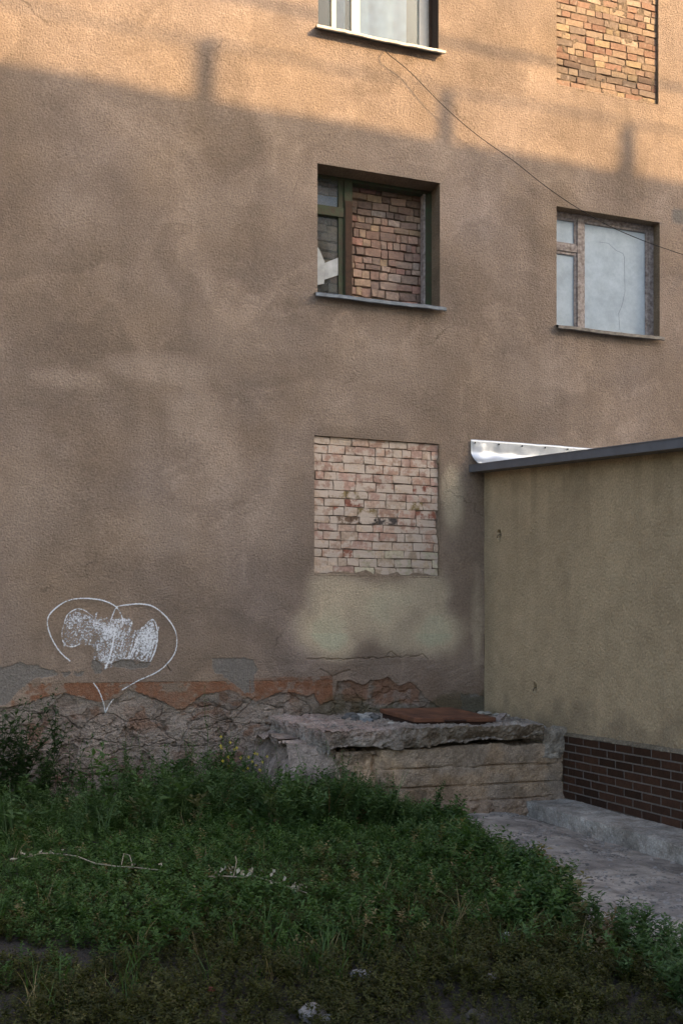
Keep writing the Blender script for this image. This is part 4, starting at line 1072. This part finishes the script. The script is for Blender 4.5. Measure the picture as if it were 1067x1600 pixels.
def fil_disp(V_, N):
    out = N * (0.03 * f3(V_, .18, 4, 160) + .012 * f3(V_, .05, 3, 161))[:, None]
    out[:, 2] -= (N[:, 2] > .3) * .16 * sstep(-1.1, -1.85, V_[:, 1])
    out[:, 0] += (N[:, 0] < -.3) * .10 * sstep(.5, .75, V_[:, 2]); return out
def fil_col(V_, N): return np.array((.38, .345, .30))[None] * (1 + .2 * f3(V_, .2, 4, 162)[:, None] + .2 * f3(V_, .04, 2, 163)[:, None])
P2(rough_box('mortar_fillet', (5.26, AX - .003, -1.81, -.02, .40, .72), .016, M['concrete'], fil_disp, fil_col), plat)

def bank_disp(V_, N):
    out = N * (.05 * f3(V_, .3, 4, 170) + .02 * f3(V_, .07, 3, 171) + .008 * f3(V_, .025, 2, 172))[:, None]
    t = np.clip((V_[:, 2] + .3) / .85, 0, 1)
    out[:, 0] += (V_[:, 0] < 2.75) * .42 * t ** 1.3; out[:, 1] += (V_[:, 1] < -1.0) * .55 * t * sstep(3.15, 2.6, V_[:, 0]); return out
def bank_col(V_, N): return np.array((.33, .27, .235))[None] * (1 + .25 * f3(V_, .2, 4, 173)[:, None] + .2 * f3(V_, .05, 2, 174)[:, None])
P2(rough_box('rubble_bank', (2.50, 3.12, -1.70, -.02, -.3, .56), .016, M['concrete'], bank_disp, bank_col), plat)
# rusty hatch lid on its low frame
hl = [onY(593, 1107, -.72), onY(705, 1105, -.76), onY(775, 1121, -1.62), onY(648, 1122, -1.55)]
hatch = empty('hatch_lid', tuple(sum((Vector(p) for p in hl), Vector()) / 4)); hatch['at'] = tuple(hatch.location)
tag(hatch, 'rusty brown steel hatch cover lying on the concrete slab', 'hatch')
def plate(name, top, th, m, inset=0.0):
    cen = sum(top, Vector()) / 4; bm = bmesh.new()
    up = [bm.verts.new(p + (cen - p) * inset) for p in top]; f = bm.faces.new(up)
    ex = bmesh.ops.extrude_face_region(bm, geom=[f]); bmesh.ops.translate(bm, verts=[v for v in ex['geom'] if isinstance(v, bmesh.types.BMVert)], vec=(0, 0, -th))
    bmesh.ops.recalc_face_normals(bm, faces=bm.faces[:])
    bmesh.ops.bevel(bm, geom=bm.edges[:], offset=.006, segments=1, affect='EDGES')
    return P2(from_bm(name, bm, m), hatch)
plate('plate', [Vector(p) for p in hl], .045, M['rust'])
for i in range(4):
    p, q = Vector(hl[i]), Vector(hl[(i + 1) % 4]); cen = sum((Vector(v) for v in hl), Vector()) / 4
    i0, i1 = .05, .11
    quad = [p + (cen - p) * i0, q + (cen - q) * i0, q + (cen - q) * i1, p + (cen - p) * i1]
    quad = [v - Vector((0, 0, .046)) for v in quad]
    plate('frame_side', quad, .07, M['rust_edge'])
hinge = [Vector(hl[3]).lerp(Vector(hl[2]), t) - Vector((0, .004, .03)) for t in (.35, .62)]
P2(tube('hinge_rod', hinge, .012, M['rust_edge']), hatch)
# board leaning beside the lid, rubble, chips
bb = onZ(785, 1122, ST + .03); bo = box('broken_board', -.20, .20, -.035, .035, -.012, .012, M['grey_wood'])
bo.location = (bb.x, -1.25, ST + .035); bo.rotation_euler = (0, R(-6), R(52)); tag(bo, 'short weathered board lying right of the rusty hatch cover', 'board')
def stone(name, loc, sc, col, seed, label, cat='stone', group=None, sub=3, amp=.28):
    s_ = lump(name, loc, sc, M['stone'], seed, sub=sub, amp=amp, flat=.55, rot=seed * 1.3); s_.color = (*col, 1)
    return tag(s_, label, cat, group)
i = 0
for (px, yy, sz) in ((541, -.75, .05), (548, -.6, .07), (556, -.8, .055), (563, -.62, .06), (570, -.85, .06), (577, -.68, .075), (584, -.82, .065), (587, -.6, .05), (552, -.95, .04), (575, -1.0, .04)):
    p = onY(px, 1115, yy); i += 1
    stone('rubble_stone', (p.x, yy, ST + sz * .5), (sz * 1.2, sz, sz * .65), random.choice((lin(120, 125, 130), lin(95, 95, 95), lin(150, 150, 148))), 200 + i, 'small grey stone in the rubble heap left of the hatch', group='rubble heap on the slab', sub=2)
for (px, yy, sz) in ((752, -.35, .04), (762, -.5, .05), (775, -.6, .035), (745, -.55, .03), (790, -.75, .04)):
    p = onY(px, 1115, yy); i += 1
    stone('rubble_chip', (p.x, yy, ST + sz * .4), (sz * 1.3, sz, sz * .5), lin(165, 160, 150), 240 + i, 'pale mortar chip on the slab corner behind the hatch', 'mortar chip', 'mortar chips in the corner', sub=2)
ch = onZ(616, 1131, ST + .02); stone('mortar_crumb', (ch.x, ch.y + .08, ST + .02), (.05, .025, .015), lin(190, 185, 178), 260, 'single white crumb at the slab edge before the hatch', 'mortar crumb', sub=2)

# ------------------------------------------------------------------ cable on the wall
cps = [(606, 84, -.10), (640, 112, -.10), (690, 163, -.11), (740, 207, -.11), (790, 243, -.10), (808, 256, -.08), (860, 297, -.08), (920, 336, -.10), (980, 366, -.14), (1067, 398, -.20), (1250, 455, -.3)]
pts = [tuple(onY(*c3)) for c3 in cps]
pts = [tuple(onY(603, 76, -.005))] + pts + [(XR - .5, -.25, pts[-1][2] - .3), (XR - .1, -.01, pts[-1][2] - .2)]
P3 = [Vector(p) for p in pts]; sm = []
for q in range(len(P3) - 1):
    for t in np.linspace(0, 1, 6, endpoint=False):
        p0, p1, p2, p3 = P3[max(q - 1, 0)], P3[q], P3[q + 1], P3[min(q + 2, len(P3) - 1)]
        sm.append(0.5 * ((2 * p1) + (-p0 + p2) * t + (2 * p0 - 5 * p1 + 4 * p2 - p3) * t * t + (-p0 + 3 * p1 - 3 * p2 + p3) * t ** 3))
cable = tube('cable', [tuple(p) for p in sm], .0042, M['wire'], None, 6)
tag(cable, 'thin black cable sagging down from the top window across the wall', 'cable')

# ------------------------------------------------------------------ plants
def leaf_quads(base, direction, up, L, W, V_, F_, fold=.25, rn=None):
    side = direction.cross(up)
    if side.length < 1e-4: side = Vector((1, 0, 0))
    side.normalize(); nn = side.cross(direction).normalized()
    k = len(V_)
    mid = base + direction * (L * .48)
    V_ += [base, mid + side * W + nn * (W * fold), base + direction * L - nn * (L * .10), mid - side * W + nn * (W * fold)]
    F_ += [(k, k + 1, k + 2), (k, k + 2, k + 3)]
def proto_weed(seed, h=1.0, nleaf=40, L=.09, W=.02, branches=3, lean=.15, spread=.6, stem_w=.006, start=.1, thin=False):
    r = random.Random(seed); V_, F_ = [], []
    def stalk(p0, d0, length, n):
        p = p0.copy(); d = d0.normalized(); pts = [p.copy()]
        for i in range(5):
            d = (d + Vector((r.uniform(-1, 1), r.uniform(-1, 1), r.uniform(-.2, .5))) * .12).normalized(); p = p + d * (length / 5); pts.append(p.copy())
        k = len(V_)
        for i, q in enumerate(pts):
            w = stem_w * (1 - .7 * i / 5); V_.extend([q + Vector((w, 0, 0)), q - Vector((w * .5, w * .8, 0)), q + Vector((-w * .5, w * .8, 0))])
        if thin: F_.extend([(k, k + 1, k + 9), (k + 9, k + 10, k + 15)])
        for i in range(0 if thin else 5):
            for j in range(3):
                a0, a1, b0, b1 = k + i * 3 + j, k + i * 3 + (j + 1) % 3, k + (i + 1) * 3 + j, k + (i + 1) * 3 + (j + 1) % 3
                F_.extend([(a0, a1, b1), (a0, b1, b0)])
        for i in range(n):
            t = start + (1 - start) * (i + r.random()) / n; s_ = t * 5; j = min(int(s_), 4); q = pts[j].lerp(pts[j + 1], s_ - j)
            an = i * 2.4 + r.uniform(-.5, .5); el = r.uniform(-.15, .9)
            dr = Vector((math.cos(an) * math.cos(el), math.sin(an) * math.cos(el), math.sin(el)))
            f = (1.15 - .55 * t) * r.uniform(.6, 1.15)
            leaf_quads(q, dr, Vector((r.uniform(-.3, .3), r.uniform(-.3, .3), 1)), L * f, W * f, V_, F_)
        return pts
    main = stalk(Vector((0, 0, 0)), Vector((r.uniform(-lean, lean), r.uniform(-lean, lean), 1)), h, nleaf)
    for b_ in range(branches):
        q = main[r.randint(1, 3)]; an = r.uniform(0, 6.28)
        stalk(q, Vector((math.cos(an) * spread, math.sin(an) * spread, 1)), h * r.uniform(.35, .6), max(4, nleaf // 2))
    return np.array([tuple(v) for v in V_]), np.array(F_)
def proto_grass(seed, h=.2, n=9, w=.004, bend=.5):
    r = random.Random(seed); V_, F_ = [], []
    for i in range(n):
        an = r.uniform(0, 6.28); d = Vector((math.cos(an), math.sin(an), 0)); s_ = Vector((-d.y, d.x, 0)); hh = h * r.uniform(.5, 1.1); b_ = bend * r.uniform(.3, 1.3)
        o3 = Vector((r.uniform(-.03, .03), r.uniform(-.03, .03), 0)); k = len(V_)
        for t, wf in ((0, 1), (.4, .9), (.75, .6), (1, .1)):
            p = o3 + d * (b_ * hh * t * t) + Vector((0, 0, hh * (t - .25 * b_ * t * t))); V_ += [p + s_ * w * wf, p - s_ * w * wf]
        for j in range(3): a0 = k + j * 2; F_ += [(a0, a0 + 1, a0 + 3), (a0, a0 + 3, a0 + 2)]
    return np.array([tuple(v) for v in V_]), np.array(F_)
def bake(name, protos, pos, scl, m, label=None, cat=None, rn=None, tilt=.12):
    Vs, Fs, Rn, k0 = [], [], [], 0
    for i in range(len(pos)):
        pv, pf = protos[rng.integers(len(protos))]
        a_ = rng.uniform(0, 6.283); ca, sa = math.cos(a_), math.sin(a_); s_ = scl[i]
        tx, ty = rng.normal(0, tilt, 2)
        x_ = (pv[:, 0] * ca - pv[:, 1] * sa) * s_; y_ = (pv[:, 0] * sa + pv[:, 1] * ca) * s_; z_ = pv[:, 2] * s_
        Vs.append(np.stack([x_ + tx * z_ + pos[i][0], y_ + ty * z_ + pos[i][1], z_ + pos[i][2]], -1)); Fs.append(pf + k0); k0 += len(pv)
        base = (rng.random() if rn is None else rn[i])
        lf = np.repeat(rng.random(len(pv) // 2 + 1), 2)[:len(pv)]
        Rn.append(np.where(base > .95, base, np.clip(base * .5 + lf * .45, 0, .94)))
    o_ = mesh_np(name, np.concatenate(Vs), np.concatenate(Fs), m, smooth=False, attrs={'rnd': np.concatenate(Rn)})
    if label: tag(o_, label, cat, kind='stuff')
    return o_
BARE = [(*onZ(15, 1505, GZ)[:2], .34), (*onZ(125, 1500, GZ)[:2], .20), (*onZ(350, 1585, GZ)[:2], .14), (*onZ(565, 1527, GZ)[:2], .14), (*onZ(765, 1536, GZ)[:2], .10), (*onZ(270, 1390, GZ)[:2], .14), (*onZ(790, 1463, GZ)[:2], .08)]
def scatter(n, x0, x1, y0, y1, prob):
    x_ = rng.uniform(x0, x1, n); y_ = rng.uniform(y0, y1, n)
    lim = path_x(y_) + .10 * fbm(x_, y_, 0, .35, 3, 180)
    ok = (x_ < lim) & (rng.random(n) < prob(x_, y_))
    for (bx, by, br) in BARE: ok &= np.hypot(x_ - bx, (y_ - by)) > br * (0.75 + .35 * fbm(x_, y_, 0, .15, 2, 181))
    # keep clear of the platform and the wall
    ok &= ~((x_ > 2.9) & (y_ > -1.95)) & (y_ < -.06)
    x_, y_ = x_[ok], y_[ok]
    return np.stack([x_, y_, ground_z(x_, y_) - .01], -1)
def front_y(x): return -3.35 + .25 * x * .3        # where the tall growth gives way to low herbs
low = [proto_weed(300 + i, .11, 15, .024, .0062, 2, .3, .9, .0012, thin=True) for i in range(8)]
pos = scatter(34000, -3.2, 3.9, -8.2, -3.6, lambda x, y: np.clip(.70 + .35 * fbm(x, y, 0, .5, 3, 182), .1, 1) * sstep(-3.3, -4.3, y + .4 * fbm(x, y, 1, .6, 2, 183)))
bake('low_herbs', low, pos, rng.uniform(.55, 1.35, len(pos)) * (1 + .35 * fbm(pos[:, 0], pos[:, 1], 0, .4, 3, 184)), M['leaf_low'], 'low olive green herbs covering the dark foreground', 'herbs')
mid = [proto_weed(330 + i, .18, 18, .040, .0105, 2, .25, .8, .0016, thin=True) for i in range(8)]
pos = scatter(17000, -4.5, 4.2, -5.9, -.9, lambda x, y: np.clip(.75 + .4 * fbm(x, y, 0, .6, 3, 185), .1, 1) * sstep(-5.9, -4.7, y + .5 * fbm(x, y, 1, .6, 2, 183) + .35 * sstep(1.2, 3, x) * 1.2))
sc_ = rng.uniform(.6, 1.25, len(pos)) * (1 + .25 * fbm(pos[:, 0], pos[:, 1], 0, .5, 3, 186)) * (1 + .55 * sstep(.75, .1, path_x(pos[:, 1]) - pos[:, 0]) * sstep(-7, -4.6, pos[:, 1])) * (1 - .15 * sstep(1.5, -.5, pos[:, 0]))
bake('meadow_plants', mid, pos, sc_, M['leaf_mid'], 'green leafy meadow plants across the middle of the yard', 'plants')
gr = [proto_grass(360 + i, .20, 9, .0028, .7) for i in range(6)]
pos = scatter(3800, -4.5, 4.0, -6.2, -.6, lambda x, y: np.clip(.45 + .6 * fbm(x, y, 0, .7, 3, 187), .03, 1))
bake('grass', gr, pos, rng.uniform(.45, 1.25, len(pos)), M['leaf_mid'], 'thin grass blades growing between the meadow plants', 'grass', rn=np.where(rng.random(len(pos)) < .16, .99, rng.random(len(pos)) * .93))
tall = [proto_weed(390 + i, .42, 30, .075 if i % 2 else .055, .016 if i % 2 else .009, 4, .2, .55, .003, .2) for i in range(8)]
tall += [proto_weed(600 + i, .30, 14, .11, .030, 2, .3, .7, .004, .1) for i in range(2)] + [proto_grass(620 + i, .5, 7, .004, .5) for i in range(2)]
pos = scatter(2300, -5.0, 3.7, -2.7, -.08, lambda x, y: np.clip(.65 + .5 * fbm(x, y, 0, .6, 3, 188), .08, 1) * sstep(-2.7, -1.7, y - .35 * sstep(1.0, 2.6, x)))
sc_ = rng.uniform(.45, 1.15, len(pos)) * np.where(rng.random(len(pos)) < .08, 1.45, 1) * (1 + .35 * fbm(pos[:, 0], pos[:, 1], 0, .5, 3, 189)) * np.where(pos[:, 0] < .9, .95, 1.08)
bake('tall_weeds', tall, pos, sc_, M['leaf_weed'], 'dense dark green weeds along the foot of the wall', 'weeds')
# a thick stand in front of the block
n_ = 420; xx = rng.uniform(2.3, 4.05, n_); yy = rng.uniform(-2.75, -1.98, n_)
pos = np.stack([xx, yy, ground_z(xx, yy) - .01], -1)
bake('block_weeds', tall, pos, rng.uniform(.6, 1.15, n_) * (1.15 - .62 * sstep(2.9, 4.05, xx)), M['leaf_weed'], 'thick weeds growing in front of the concrete block', 'weeds')
# bushier growth where the weeds meet the path
edge_p = [proto_weed(420 + i, .26, 22, .050, .011, 4, .25, .8, .0025, .1) for i in range(6)]
px_, py_, = [], []
yy = rng.uniform(-7.6, -2.0, 620); xx = path_x(yy) - np.abs(rng.normal(0, .22, 620)) - .02
ok = rng.random(620) < np.clip(.6 + .5 * fbm(xx, yy, 0, .5, 2, 190), .1, 1)
pos = np.stack([xx[ok], yy[ok], ground_z(xx[ok], yy[ok]) - .01], -1)
bake('path_edge_weeds', edge_p, pos, rng.uniform(.6, 1.25, len(pos)), M['leaf_weed'], 'leafy weeds bordering the gravel path', 'weeds')

def single_plant(name, px, pz_top, y, protos_args, m, label, cat, flowers=0, stems=1, lean=0):
    p = onY(px, 1200, y); zt_ = onY(px, pz_top, y).z; h = zt_ - GZ
    root = empty(name, (p.x, y, GZ)); root['at'] = (p.x, y, GZ); tag(root, label, cat)
    Vs, Fs, k0, Rn = [], [], 0, []
    for s_ in range(stems):
        kw = dict(protos_args); hh = h * (1 if s_ == 0 else random.uniform(.65, .97)); kw['h'] = hh
        pv, pf = proto_weed(hash((name, px, s_)) % 9999 if False else px * 7 + s_, **kw)
        an = random.uniform(0, 6.28); off = 0.10 * (s_ > 0)
        tx = lean * random.uniform(-1, 1.2) * .35 if s_ else 0
        pv = pv.copy(); pv[:, 0] += math.cos(an) * off + pv[:, 2] * tx; pv[:, 1] += math.sin(an) * off * .6 - abs(pv[:, 2] * tx) * .3
        Vs.append(pv); Fs.append(pf + k0); k0 += len(pv); Rn.append(np.repeat(rng.random(len(pv) // 2 + 1), 2)[:len(pv)] * .9)
    o_ = mesh_np('foliage', np.concatenate(Vs), np.concatenate(Fs), m, root, smooth=False, attrs={'rnd': np.concatenate(Rn)})
    # a sturdier visible stalk at the foot
    tube('stem', [(0, 0, -.02), (.004, .003, h * .25), (.0, -.004, h * .45)], [.009, .006, .003], M['stem'], root, 5)
    if flowers:
        bm = bmesh.new()
        for q in range(flowers):
            a_ = q * 2.4; rr = random.uniform(.02, .16); c3 = Vector((math.cos(a_) * rr, math.sin(a_) * rr * .6 - .06, h * random.uniform(.55, .98)))
            for k in range(4):
                an = k * 1.57; vv = [bm.verts.new(c3 + Vector((math.cos(an + dd) * r3, -.004 * k, math.sin(an + dd) * r3))) for dd, r3 in ((0, .001), (-.5, .012), (0, .016), (.5, .012))]; bm.faces.new(vv)
        f_ = from_bm('blossoms', bm, M['yellow'], root); f_['kind'] = 'stuff'
    return root
SHR = dict(nleaf=34, L=.095, W=.023, branches=5, lean=.2, spread=.5, stem_w=.006, start=.12)
single_plant('shrub', 28, 1092, -.45, SHR, M['leaf_shrub'], 'tall dark leafy shrub against the wall at the left edge', 'shrub', stems=9, lean=1)
single_plant('shrub', 70, 1100, -.50, dict(SHR, branches=3), M['leaf_shrub'], 'slender leaning shrub right of the tall dark shrub', 'shrub', stems=4, lean=1)
single_plant('shrub', -40, 1110, -.6, SHR, M['leaf_shrub'], 'shrub half outside the left edge', 'shrub', stems=7, lean=1)
TW_ = dict(nleaf=34, L=.05, W=.011, branches=3, lean=.06, spread=.35, stem_w=.004, start=.15)
single_plant('tall_weed', 324, 1092, -.30, dict(TW_, nleaf=30, L=.038, branches=1), M['leaf_weed'], 'tallest thin weed stalk left of the yellow flowers', 'weed')
single_plant('flowering_weed', 352, 1148, -.40, TW_, M['leaf_weed'], 'bushy weed dotted with small yellow flowers', 'weed', flowers=9, stems=5, lean=.4)
single_plant('flowering_weed', 395, 1165, -.55, TW_, M['leaf_weed'], 'lower yellow flowering weed beside the concrete slab', 'weed', flowers=12, stems=5, lean=.4)
single_plant('tall_weed', 190, 1152, -.45, TW_, M['leaf_weed'], 'bushy weed below the tip of the chalk heart', 'weed', stems=4, lean=.4)
single_plant('tall_weed', 262, 1160, -.45, TW_, M['leaf_weed'], 'upright weed between heart tip and tallest stalk', 'weed', stems=2, lean=.3)
for (px_, pt_, yy_w, lb_) in ((136, 1158, -.35, 'wispy weed right of the shrubs, under the left heart lobe'), (232, 1140, -.25, 'thin wispy weed close to the wall right of the heart tip'),
                              (296, 1135, -.3, 'wispy weed just left of the tallest stalk'), (440, 1165, -1.95, 'wispy weed before the rubble left of the slab'), (486, 1178, -2.0, 'wispy weed under the left corner of the slab')):
    single_plant('tall_weed', px_, pt_, yy_w, dict(TW_, nleaf=24, L=.045, branches=2), M['leaf_weed'], lb_, 'weed', stems=2, lean=.3)
single_plant('tall_weed', 532, 1172, -2.0, TW_, M['leaf_weed'], 'weed in front of the left end of the concrete block', 'weed', stems=2, lean=.3)
single_plant('tall_weed', 603, 1208, -2.1, TW_, M['leaf_weed'], 'weed before the block seam below the hatch', 'weed', stems=3, lean=.4)
single_plant('tall_weed', 680, 1228, -2.3, TW_, M['leaf_weed'], 'rightmost weed in front of the concrete block', 'weed', stems=3, lean=.4)

# ------------------------------------------------------------------ dry branches, stones, scraps
def dry_branch(pix, z, label, leaves, seed, twigs=()):
    r = random.Random(seed); root = empty('dry_branch', tuple(onZ(*pix[len(pix) // 2], z))); root['at'] = tuple(root.location); tag(root, label, 'branch')
    pts = [onZ(px, py, z) + Vector((0, 0, r.uniform(-.008, .012))) for px, py in pix]
    n_ = len(pts)
    P2(tube('stick', [tuple(p) for p in pts], [.0052 - .003 * abs(i_ / (n_ - 1) - .3) for i_ in range(n_)], M['dry_wood'], None, 6), root)
    for tw in twigs: P2(tube('twig', [tuple(onZ(px, py, z) + Vector((0, 0, dz))) for px, py, dz in tw], .003, M['dry_wood'], None, 5), root)
    for k in range(leaves):
        t = r.choice(range(n_ - 1)); p = pts[t].lerp(pts[t + 1], r.random()) + Vector((r.uniform(-.04, .04), r.uniform(-.04, .04), r.uniform(.0, .05)))
        bm = bmesh.new(); L = r.uniform(.02, .045)
        g_ = [[bm.verts.new((L * (i_ - 1.5) / 3 * 1.2, L * (j_ - 1) * .4 * (1 - abs(i_ - 1.5) * .35), L * .25 * math.sin(i_ * 2 + j_) + L * .15 * (j_ - 1) ** 2)) for j_ in range(3)] for i_ in range(4)]
        for i_ in range(3):
            for j_ in range(2): bm.faces.new((g_[i_][j_], g_[i_ + 1][j_], g_[i_ + 1][j_ + 1], g_[i_][j_ + 1]))
        lf = from_bm('dry_leaf', bm, M['dry_leaf'], None, True); lf.rotation_euler = (r.uniform(-1, 1), r.uniform(-1, 1), r.uniform(0, 6)); lf.location = p
        lf.parent = root; lf.matrix_parent_inverse = Matrix.Translation(-Vector(root['at']))
    return root
BZ = GZ + .17
dry_branch([(40, 1338), (65, 1332), (90, 1334), (120, 1339), (150, 1348), (180, 1352), (215, 1355), (256, 1362)], BZ, 'long pale dry branch lying in the grass on the left', 9, 31, twigs=[[(190, 1352, .0), (194, 1345, .05), (203, 1348, .05), (208, 1354, .0)]])
dry_branch([(326, 1368), (350, 1368), (375, 1370), (400, 1372), (425, 1378), (455, 1388), (480, 1394)], BZ, 'shorter dry branch with many shrivelled leaves in mid grass', 26, 32, twigs=[[(365, 1370, 0), (370, 1358, .05), (368, 1352, .06)]])
dl = onZ(21, 1338, BZ); s_ = lump('dry_leaf_curl', (dl.x, dl.y, BZ - .02), (.026, .016, .007), M['dry_leaf'], 41, sub=2, amp=.5); tag(s_, 'single pale dry leaf left of the long branch', 'leaf')
for (px, py, sz, col, seed, lb) in (
    (489, 1584, .060, lin(150, 142, 138), 51, 'large pale stone at the bottom edge of the yard'),
    (766, 1531, .045, lin(130, 124, 120), 52, 'grey stone half hidden in the low herbs at right'),
    (506, 1592, .03, lin(165, 160, 155), 53, 'small stone touching the large pale stone'),
    (563, 1526, .05, lin(150, 148, 148), 54, 'flat grey stone on bare soil in the foreground'),
    (740, 1588, .035, lin(90, 84, 76), 55, 'dull stone near the bottom edge right of centre'),
    (792, 1462, .03, lin(190, 190, 190), 56, 'tiny white pebble in the herbs near the path'),
    (773, 1250, .035, lin(175, 165, 155), 57, 'pale pebble on the path before the concrete block'),
    (826, 1262, .035, lin(205, 190, 175), 58, 'whitish pebble at the corner of the concrete strip'),
    (758, 1252, .03, lin(140, 130, 125), 59, 'brownish pebble left of the pale one before the block')):
    p = onZ(px, py, GZ + sz * .3)
    stone('stone', (p.x, p.y, p.z), (sz * 1.25, sz, sz * .72), col, seed, lb)
rp = onZ(330, 1546, GZ + .03); rs = lump('plastic_scrap', tuple(rp), (.02, .012, .012), M['red'], 61, sub=2, amp=.4); tag(rs, 'tiny red scrap in the dark low herbs', 'scrap')
# loose gravel on the path and litter of crumbs at the wall foot
bm = bmesh.new(); bmesh.ops.create_icosphere(bm, subdivisions=1, radius=1); gv = np.array([v.co[:] for v in bm.verts]); gf = np.array([[v.index for v in f.verts] for f in bm.faces]); bm.free()
def gravel(name, n, sampler, smin, smax, label, albedo):
    x_, y_, z_ = sampler(n); Vs, Fs = [], []
    n = len(x_); s3 = rng.uniform(smin, smax, n) * np.where(rng.random(n) < .06, 2.2, 1); cols = []
    for i in range(n):
        j = 1 + .35 * rng.standard_normal(gv.shape) * .5
        Vs.append(gv * j * s3[i] * np.array((rng.uniform(.8, 1.5), rng.uniform(.8, 1.3), .6)) + np.array((x_[i], y_[i], z_[i] + s3[i] * .2))); Fs.append(gf + i * len(gv))
        cols.append(np.tile(np.array(albedo) * rng.uniform(.55, 1.5), (len(gv), 1)))
    return tag(mesh_np(name, np.concatenate(Vs), np.concatenate(Fs), M['soil'], smooth=False, cols=np.concatenate(cols)), label, 'gravel', kind='stuff')
def path_s(n):
    y_ = rng.uniform(-7.5, -1.85, n); x_ = rng.uniform(3.0, 5.03, n); dens = sstep(-.4, .5, fbm(x_, y_, 3, .35, 3, 200)) * .8 + .2
    dens = np.maximum(dens, sstep(-2.15, -1.9, y_)); ok = (x_ > path_x(y_) - .3) & (rng.random(n) < dens)
    x_, y_ = x_[ok], y_[ok]; xl_ = path_x(y_) - .55; t_ = (x_ - xl_) / (AX + .3 - xl_); return x_, y_, GZ - .010 - .05 * sstep(.52, .66, t_)
gravel('path_gravel', 14000, path_s, .004, .011, 'loose grey gravel scattered over the path', (.40, .37, .345))
def foot_s(n):
    x_ = rng.uniform(-3, 3.2, n); y_ = -np.abs(rng.normal(0, .25, n)) - .03; return x_, y_, np.full(n, GZ)
gravel('wall_rubble', 900, foot_s, .008, .025, 'crumbled plaster rubble at the foot of the wall', (.26, .23, .20))
def slab_s(n):
    x_ = rng.uniform(3.1, 5.4, n); y_ = rng.uniform(-1.75, -.05, n); ok = rng.random(n) < sstep(.0, .5, fbm(x_, y_, 1, .4, 3, 210)) + .2 * (y_ > -.5)
    return x_[ok], y_[ok], np.full(ok.sum(), ST)
gravel('slab_crumbs', 1500, slab_s, .005, .014, 'crumbs of mortar strewn on the concrete slab', (.28, .26, .24))

# ------------------------------------------------------------------ the block across the yard, whose roof edge throws the shadow
YB = -14.5
tan_e = math.tan(SUN_EL) / math.cos(SUN_AZ); tan_a = math.tan(SUN_AZ)
z_sh = (onY(0, 92).z + onY(1067, 287).z) / 2
ROOF = z_sh - YB * tan_e
far = empty('opposite_block', (0, YB, GZ)); far['at'] = (0, YB, GZ)
tag(far, 'apartment block across the yard behind the viewer, casting the shadow line', 'building')
P2(box('wall', 3.0, 27.0, YB - 11, YB - .01, -.3, ROOF - .3, M['fill_facade'], bev=0), far)
P2(box('roof_slab', 2.7, 27.3, YB - 11.2, YB, ROOF - .299, ROOF, M['old_tin'], bev=0), far)
bm = bmesh.new(); add_box(bm, -.75, .75, -.03, .06, 0, 1.5); wm = bpy.data.meshes.new('window'); bm.to_mesh(wm); bm.free(); wm.materials.append(M['glass_clean'])
bm = bmesh.new(); add_box(bm, -.70, .70, .061, .064, .05, 1.45); wd = bpy.data.meshes.new('window'); bm.to_mesh(wd); bm.free(); wd.materials.append(M['dark'])
for fl_ in range(5):
    for k in range(7):
        o_ = bpy.data.objects.new('window', wd); C.objects.link(o_); o_.parent = far
        o_.location = (5.0 + k * 2.9, 0.0, 1.3 + fl_ * 3.2)
for (px, ptop, pl) in ((330, 66, 150), (703, 148, 216), (985, 203, 270)):
    p = onY(px, ptop); hgt = p.z - z_sh
    xx = p.x - YB * tan_a
    P2(box('vent_stack', xx - .06, xx + .06, YB - .13, YB - .002, ROOF - .1, ROOF + hgt + .05, M['far_wall'], bev=0), far)
for hz_, rr in ((.74, .022), (1.30, .04)):
    P2(tube('roof_wire', [(3, YB - .1, ROOF + hz_), (10, YB - .1, ROOF + hz_ - .06), (16, YB - .1, ROOF + hz_ - .10), (27, YB - .1, ROOF + hz_)], rr, M['wire'], None, 5), far)
